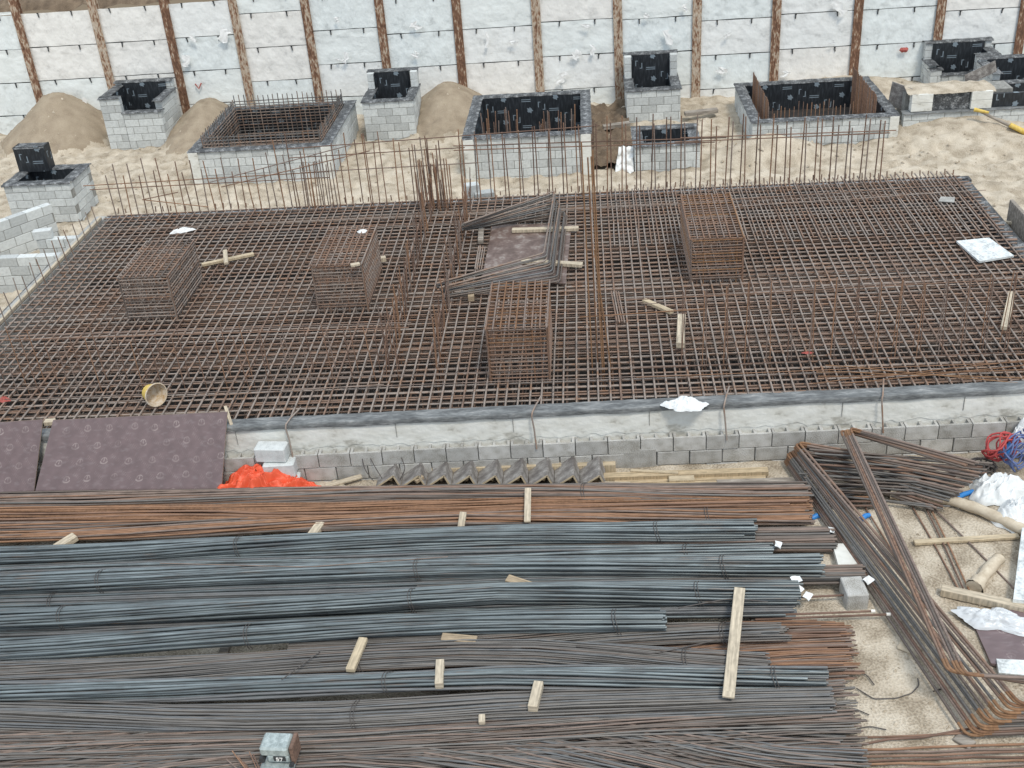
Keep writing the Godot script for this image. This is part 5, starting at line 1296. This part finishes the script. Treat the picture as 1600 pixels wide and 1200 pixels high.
# ---------- right foreground ----------
func make_right() -> void:
	var steel := [M.grey[2], M.rust[3], M.rust[1], M.matbar[2], M.grey[0]]
	u_stack("bent_bar_stack", "large stack of long U-bars slanting across the right foreground", [Vector3(3.749, 0.07, -10.495), Vector3(2.225, 0.07, -11.607), Vector3(3.158, 0.07, -7.194), Vector3(4.194, 0.07, -7.252)] , [Vector3(4.302, 0.4, -10.726), Vector3(2.373, 0.4, -11.495), Vector3(3.562, 0.4, -7.276), Vector3(4.451, 0.4, -7.245)], 15, 0.0145, steel, M.orange, 0.022)
	u_stack("bent_bar_stack", "smaller stack of U-bars leaning over the large one, top bends by the wall", [Vector3(4.065, 0.52, -10.691), Vector3(2.87, 0.52, -11.536), Vector3(3.008, 0.52, -7.567), Vector3(4.107, 0.52, -7.238)], [Vector3(4.221, 0.6, -10.667), Vector3(2.983, 0.6, -11.46), Vector3(3.118, 0.6, -7.405), Vector3(4.231, 0.6, -7.321)], 6, 0.0145, [M.rust[0], M.rust[3], M.matbar[2], M.grey[2]], M.orange, 0.02)
	u_stack("bent_bar_stack", "dark bars stacked against the wall behind the slanting bent bars", [Vector3(2.315, 0.08, -10.868), Vector3(3.91, 0.08, -10.572)], [Vector3(2.521, 0.42, -11.318), Vector3(4.429, 0.42, -10.921)], 18, 0.0125, [M.grey[0], M.grey[2], M.rust[1]], [], 0.07)
	u_stack("bent_bar_stack", "dark bars lying low by the wall beside the rope heap", [Vector3(2.61, 0.05, -10.858), Vector3(4.372, 0.05, -11.161)], [Vector3(2.968, 0.3, -11.269), Vector3(4.377, 0.3, -10.931)], 10, 0.0125, [M.grey[0], M.grey[2], M.rust[1]], [], 0.12)
	var bp := thing("rebar_bundle", "short rusty bars showing between the two slanting bar stacks", "rebar bundle")
	for k in 12: rod(bp, Vector3(2.628, 0.03, -10.949) + Vector3(0, 0.02 * (k % 3), 0.028 * k), Vector3(3.153, 0.03, -10.924) + Vector3(rr(-0.03, 0.03), 0.02 * (k % 3), 0.028 * k), 0.0125, pick(M.rust))
	# wrapped tubes
	var n := 0
	for q in [[[Vector3(3.359, 0.07, -10.884), Vector3(3.534, 0.07, -10.826), Vector3(3.949, 0.07, -10.706), Vector3(4.246, 0.07, -10.51), Vector3(4.505, 0.07, -10.227), Vector3(4.784, 0.07, -9.855)], 0.062, "long tan paper-wrapped tube curving across the sand at right"], [[Vector3(4.193, 0.06, -9.651), Vector3(3.983, 0.06, -9.416), Vector3(3.797, 0.06, -9.188)], 0.065, "short tan paper-wrapped tube beside the white board"]]:
		var c := thing("wrapped_tube", q[2], "tube")
		var pts := []
		for k in 26:
			var f: float = k / 25.0 * (q[0].size() - 1)
			var i := mini(int(f), q[0].size() - 2)
			pts.append((q[0][i] as Vector3).lerp(q[0][i + 1], f - i))
		var mb := MB.new()
		mb.tube(pts, q[1], 12, q[1] * 1.05)
		for k in mb.v.size(): mb.v[k] += mb.n[k] * 0.016 * gn2.get_noise_3dv(mb.v[k] * 2.2)
		part(c, "wrap", mb.mesh(), M.paper)
		var m2 := MB.new()
		var e0: Vector3 = pts[0] if n == 0 else pts[25]
		var e1: Vector3 = pts[3] if n == 0 else pts[19]
		m2.tube([e0, e0.lerp(e1, 0.4), e0.lerp(e1, 0.8), e1], q[1] * 1.3, 12, q[1] * 1.15)
		for k in m2.v.size(): m2.v[k] += m2.n[k] * 0.05 * gn2.get_noise_3dv(m2.v[k] * 3.0)
		part(c, "torn_end", m2.mesh(), M.paper)
		n += 1
	timber("pale batten lying on the sand under the thin bars", Vector3(3.396, 0.03, -9.981), Vector3(4.534, 0.03, -10.049), 0.07, 0.04, M.wood[1])
	timber("long pale beam lying behind the grey sheet at right", Vector3(3.455, 0.06, -9.159), Vector3(4.295, 0.06, -8.814), 0.1, 0.09, M.wood[3])
	timber("short plank end under the large bent bar stack at bottom", Vector3(3.074, 0.015, -7.26), Vector3(3.183, 0.015, -7.142), 0.12, 0.03, M.oldwood)
	n = 0
	for q in [[Vector3(3.544, 0.02, -10.731), Vector3(3.656, 0.02, -9.17)], [Vector3(3.688, 0.03, -10.625), Vector3(3.698, 0.03, -9.187)], [Vector3(3.737, 0.03, -10.647), Vector3(3.749, 0.03, -9.185)], [Vector3(3.782, 0.02, -10.598), Vector3(4.211, 0.02, -9.202)], [Vector3(3.022, 0.02, -10.656), Vector3(3.201, 0.02, -9.285)], [Vector3(3.147, 0.015, -10.571), Vector3(3.292, 0.015, -9.257)]]:
		var mb := MB.new(); mb.tube([q[0], (q[0] as Vector3).lerp(q[1], 0.5) + Vector3(0.01, 0, 0), q[1]], 0.0105, 6)
		solo("loose_bar", mb.mesh(), M.rust[n % 4], ["thin bar lying across the pale batten, leftmost", "thin bar lying across the pale batten, left of the close pair", "thin bar lying across the pale batten, right of the close pair", "thin bar lying across the pale batten, rightmost", "thin bar on the sand between the slanting stacks, left one", "thin bar on the sand between the slanting stacks, right one"][n], "rebar")
		n += 1
	# white foam board, film and grey sheet at the right edge
	slab("foam_board", "white foam board lying at the right edge", "foam board", [Vector3(4.081, 0.1, -8.898), Vector3(4.649, 0.1, -8.787), Vector3(5.22, 0.1, -9.965), Vector3(4.55, 0.1, -10.048)], 0.05, M.foam)
	slab("rubber_sheet", "grey purple sheet on the ground under clear film", "sheet", [Vector3(3.637, 0.02, -8.114), Vector3(4.346, 0.02, -7.932), Vector3(4.563, 0.02, -8.851), Vector3(3.639, 0.02, -8.849)], 0.03, M.ply)
	heap("clear_film", "crumpled translucent film lying on the grey sheet", "plastic film", Vector3(3.912, 0.05, -8.677), 0.85, 0.34, 0.10, M.clear, 51, -0.35, 1.3)
	slab("foam_board", "white board lying below the grey sheet by the rusty bends", "foam board", [Vector3(3.66, 0.03, -7.969), Vector3(4.323, 0.03, -7.874), Vector3(4.402, 0.03, -8.087), Vector3(3.695, 0.03, -8.153)], 0.04, M.foam)
	heap("white_sack", "white sack heap below the coloured ropes", "sack", Vector3(4.589, 0, -10.899), 0.75, 0.5, 0.32, M.plastic, 52, 0.2, 0.8)
	heap("white_sack", "white sack at the right edge above the tan tube", "sack", Vector3(4.679, 0, -10.347), 0.55, 0.65, 0.36, M.plastic, 53, 0.5, 0.8)
	heap("white_sack", "white sack behind the coloured ropes at the right edge", "sack", Vector3(5.16, 0.1, -11.656), 0.5, 0.35, 0.5, M.plastic, 54, 0.2, 1.2)
	n = 0
	for q in [[M.red_rope, "tangle of red rope at the right edge", Vector3(4.726, 0.1, -11.377), 0.2], [M.navy_rope, "tangle of dark blue rope at the right edge", Vector3(4.903, 0.1, -11.287), 0.22], [M.wire, "tangle of black cable beside the coloured ropes", Vector3(4.513, 0.04, -11.261), 0.2]]:
		var c := thing("rope_tangle", q[1], "rope", q[2])
		for k in 7:
			var pts := []
			var ph := rr(0, TAU)
			var rad: float = q[3] * rr(0.6, 1.15)
			var bs := Basis(Vector3(rr(-1, 1), rr(0.2, 1), rr(-1, 1)).normalized(), rr(0.3, 1.4))
			for s in 25:
				var a := ph + s * TAU / 22.0
				var v := bs * Vector3(cos(a) * rad, sin(a) * rad * 0.9, 0.05 * sin(a * 3.0 + k))
				if n == 2: v.y *= 0.25
				pts.append(Vector3(v.x, maxf(v.y + (0.22 if n < 2 else 0.06), -0.08 if n < 2 else -0.02), v.z))
			var mb := MB.new(); mb.tube(pts, 0.011, 6); part(c, "loop", mb.mesh(), q[0])
		n += 1
	for q in [[[Vector3(4.023, 0.02, -10.747), Vector3(4.301, 0.02, -10.91)], "blue strip lying beside the white sack heap"], [[Vector3(4.918, 0.25, -11.582), Vector3(4.764, 0.25, -11.288)], "blue strap end sticking out of the rope tangle"], [[Vector3(2.923, 0.02, -10.43), Vector3(3.033, 0.02, -10.509)], "small blue cup lying between the slanting stacks"], [[Vector3(2.382, 0.02, -10.476), Vector3(2.505, 0.02, -10.519)], "blue scrap beside the end of the rusty bars"]]:
		var mb := MB.new(); mb.tube([q[0][0], (q[0][0] as Vector3).lerp(q[0][1], 0.5) + Vector3(0, 0.02, 0), q[0][1]], 0.035, 8, 0.028)
		solo("blue_scrap", mb.mesh(), M.blue_plastic, q[1], "scrap")
	# blocks under the bar ends
	var cb := MB.new(); cb.cbox(Transform3D.IDENTITY, Vector3(0.22, 0.22, 0.3), 0.01)
	solo("concrete_block", cb.mesh(), M.wallblock[0], "grey concrete block under the ends of the ribbed bars", "block", T(Vector3(2.558, 0.09, -9.093), Basis(Vector3.UP, 0.06)))
	slab("concrete_slab", "pale flat slab beside the slanting bent bars", "slab", [Vector3(2.485, 0.05, -9.427), Vector3(2.789, 0.05, -9.417), Vector3(2.756, 0.05, -9.891), Vector3(2.497, 0.05, -9.9)], 0.06, M.render_white)
	# broken stones and curled wires on the sand
	n = 0
	for q in [[Vector3(2.97, 0.02, -8.372), 0.17], [Vector3(3.071, 0.02, -8.246), 0.13]]:
		var st := MB.new()
		st.cbox(Transform3D.IDENTITY, Vector3(q[1] * 1.5, 0.05, q[1]), 0.02)
		solo("broken_tile", st.mesh(), M.paper, ["flat broken pale tile under the slanting bars, larger piece", "flat broken pale tile under the slanting bars, smaller piece"][n], "tile", T(q[0], Basis(Vector3.UP, -0.6 - n)))
		n += 1
	n = 0
	for q in [[Vector3(2.328, 0.015, -7.855), Vector3(2.456, 0.015, -7.715), Vector3(2.661, 0.015, -7.719), Vector3(2.821, 0.015, -7.78), Vector3(2.912, 0.015, -7.884), Vector3(2.921, 0.015, -7.966)], [Vector3(2.333, 0.015, -8.105), Vector3(2.464, 0.015, -8.018), Vector3(2.502, 0.015, -7.892)], [Vector3(2.272, 0.015, -7.592), Vector3(2.372, 0.015, -7.52)], [Vector3(2.235, 0.015, -7.362), Vector3(2.353, 0.015, -7.383), Vector3(2.485, 0.015, -7.343)], [Vector3(3.019, 0.015, -7.801), Vector3(3.128, 0.015, -7.839)]]:
		var mb := MB.new(); mb.tube(smooth_bend(q, 0.03) if q.size() > 2 else q, 0.006, 5)
		solo("tie_wire", mb.mesh(), M.wire, ["long curled wire lying on the sand between bars and bent stack", "short curved wire by the frayed rusty bar ends", "short straight wire near the fanned bar ends", "wire lying on the sand above the lower right bars", "tiny wire beside the large bent bar stack"][n], "wire")
		n += 1
	# machine head at the bottom edge, number 57 on its side
	var mc := thing("machine_head", "grey machine housing with white number 57 standing on the bars", "machine", Vector3(-2.936, 0.19, -6.89), -0.06)
	var hb := MB.new()
	hb.cbox(T(Vector3(0, 0.22, 0)), Vector3(0.26, 0.10, 0.2), 0.018)
	hb.cbox(T(Vector3(0.03, 0.14, 0.01)), Vector3(0.2, 0.08, 0.18), 0.012)
	part(mc, "housing", hb.mesh(), M.machine)
	var lb := MB.new()
	lb.cbox(T(Vector3(0, 0.03, 0.10)), Vector3(0.3, 0.09, 0.24), 0.03)
	part(mc, "base", lb.mesh(), M.machine)
	var sp := MB.new(); sp.cbox(T(Vector3(0.16, 0.18, 0.0)), Vector3(0.035, 0.20, 0.19), 0.006)
	part(mc, "side_plate", sp.mesh(), M.rust[1])
	var kn := MB.new()
	kn.tube([Vector3(0.15, 0.10, 0.1), Vector3(0.15, 0.10, 0.13)], 0.022, 12)
	kn.tube([Vector3(-0.12, 0.13, 0.04), Vector3(-0.12, 0.13, 0.11)], 0.03, 10)
	part(mc, "knob", kn.mesh(), M.black)
	var np := MB.new(); np.box(T(Vector3(0.045, 0.155, 0.103)), Vector3(0.11, 0.055, 0.004)); part(mc, "number_plate", np.mesh(), M.black)
	var tm := TextMesh.new()
	tm.text = "57"; tm.font_size = 32; tm.pixel_size = 0.0018; tm.depth = 0.004
	part(mc, "number", tm, M.ink, T(Vector3(0.045, 0.155, 0.109)))
	var rf := thing("short_bar_bundle", "fan of short rods beside the grey machine housing", "rebar bundle")
	for k in 8:
		rod(rf, Vector3(-3.11, 0.2, -6.636) + Vector3(0.02 * k, 0, 0), Vector3(-3.323, 0.24, -6.909) + Vector3(0.05 * k - 0.1, 0.05 * sin(k * 1.7), 0.03 * cos(k * 2.3)), 0.006, pick(M.rust))
	# yellow strap post at the right edge of the pit
	var yp := thing("yellow_strap", "yellow strap and pole lying over the low wall at the right edge", "strap", Vector3(9.938, -0.987, -27.4))
	var o: Vector3 = Vector3(9.938, -0.987, -27.4)
	var mb9 := MB.new(); mb9.tube([Vector3(9.514, -0.77, -27.7) - o, Vector3(9.97, -0.988, -27.5) - o, Vector3(10.487, -1.24, -27.3) - o, Vector3(11.005, -1.491, -27.2) - o], 0.035, 7)
	part(yp, "pole", mb9.mesh(), M.oldwood)
	var mb10 := MB.new(); mb10.tube([Vector3(9.403, -0.733, -27.65) - o, Vector3(9.714, -0.784, -27.5) - o], 0.05, 7, 0.03)
	mb10.tube([Vector3(10.187, -1.049, -27.3) - o, Vector3(10.509, -1.209, -27.2) - o, Vector3(10.833, -1.354, -27.2) - o], 0.06, 7, 0.08)
	part(yp, "strap", mb10.mesh(), M.yellow)
	# corner of a form box at the right edge of the mat
	var fx := MB.new(); fx.cbox(Transform3D.IDENTITY, Vector3(0.06, 0.45, 0.9), 0.005)
	solo("form_board", fx.mesh(), M.oldwood, "upright form board beside the right edge of the mat", "board", T(Vector3(6.837, 0.638, -17.3)))
	timber("pale batten propping the form board at the mat's right edge", Vector3(6.688, 0.535, -17.6), Vector3(6.877, 0.544, -17.5), 0.05, 0.05, M.wood[3])

func _ready() -> void:
	rng.seed = 20240
	var cam := Camera3D.new()
	cam.name = "camera"
	cam.transform = Transform3D(Basis(Vector3(0.996543, -0.067948, -0.047807), Vector3(0.034717, 0.863356, -0.503400), Vector3(0.075479, 0.500000, 0.862730)), Vector3(0, 8, 0))
	cam.fov = 37.65; cam.near = 0.1; cam.far = 400.0
	add_child(cam); cam.current = true
	var we := WorldEnvironment.new()
	we.name = "environment"
	var env := Environment.new()
	env.background_mode = Environment.BG_SKY
	var sk := ProceduralSkyMaterial.new()
	sk.sky_top_color = Color(0.90, 0.95, 1.0); sk.sky_horizon_color = Color(0.76, 0.80, 0.84); sk.sky_curve = 0.45
	sk.ground_bottom_color = Color(0.5, 0.46, 0.4); sk.ground_horizon_color = Color(0.7, 0.68, 0.64)
	var s := Sky.new(); s.sky_material = sk
	env.sky = s
	env.tonemap_mode = Environment.TONE_MAPPER_LINEAR
	env.tonemap_exposure = 1.35
	env.sdfgi_enabled = true; env.ssao_enabled = true; env.ssil_enabled = true
	we.environment = env
	add_child(we)
	var sun := DirectionalLight3D.new()
	sun.name = "sun"
	sun.light_energy = 0.5; sun.light_angular_distance = 12.0; sun.light_color = Color(1.0, 0.965, 0.91)
	sun.rotation_degrees = Vector3(-58, 28, 0)
	sun.shadow_enabled = true
	add_child(sun)
	make_materials()
	make_ground()
	make_shored_wall()
	make_chambers()
	make_foundation()
	make_mat()
	make_rows()
	make_on_mat()
	make_bundles()
	make_middle()
	make_right()
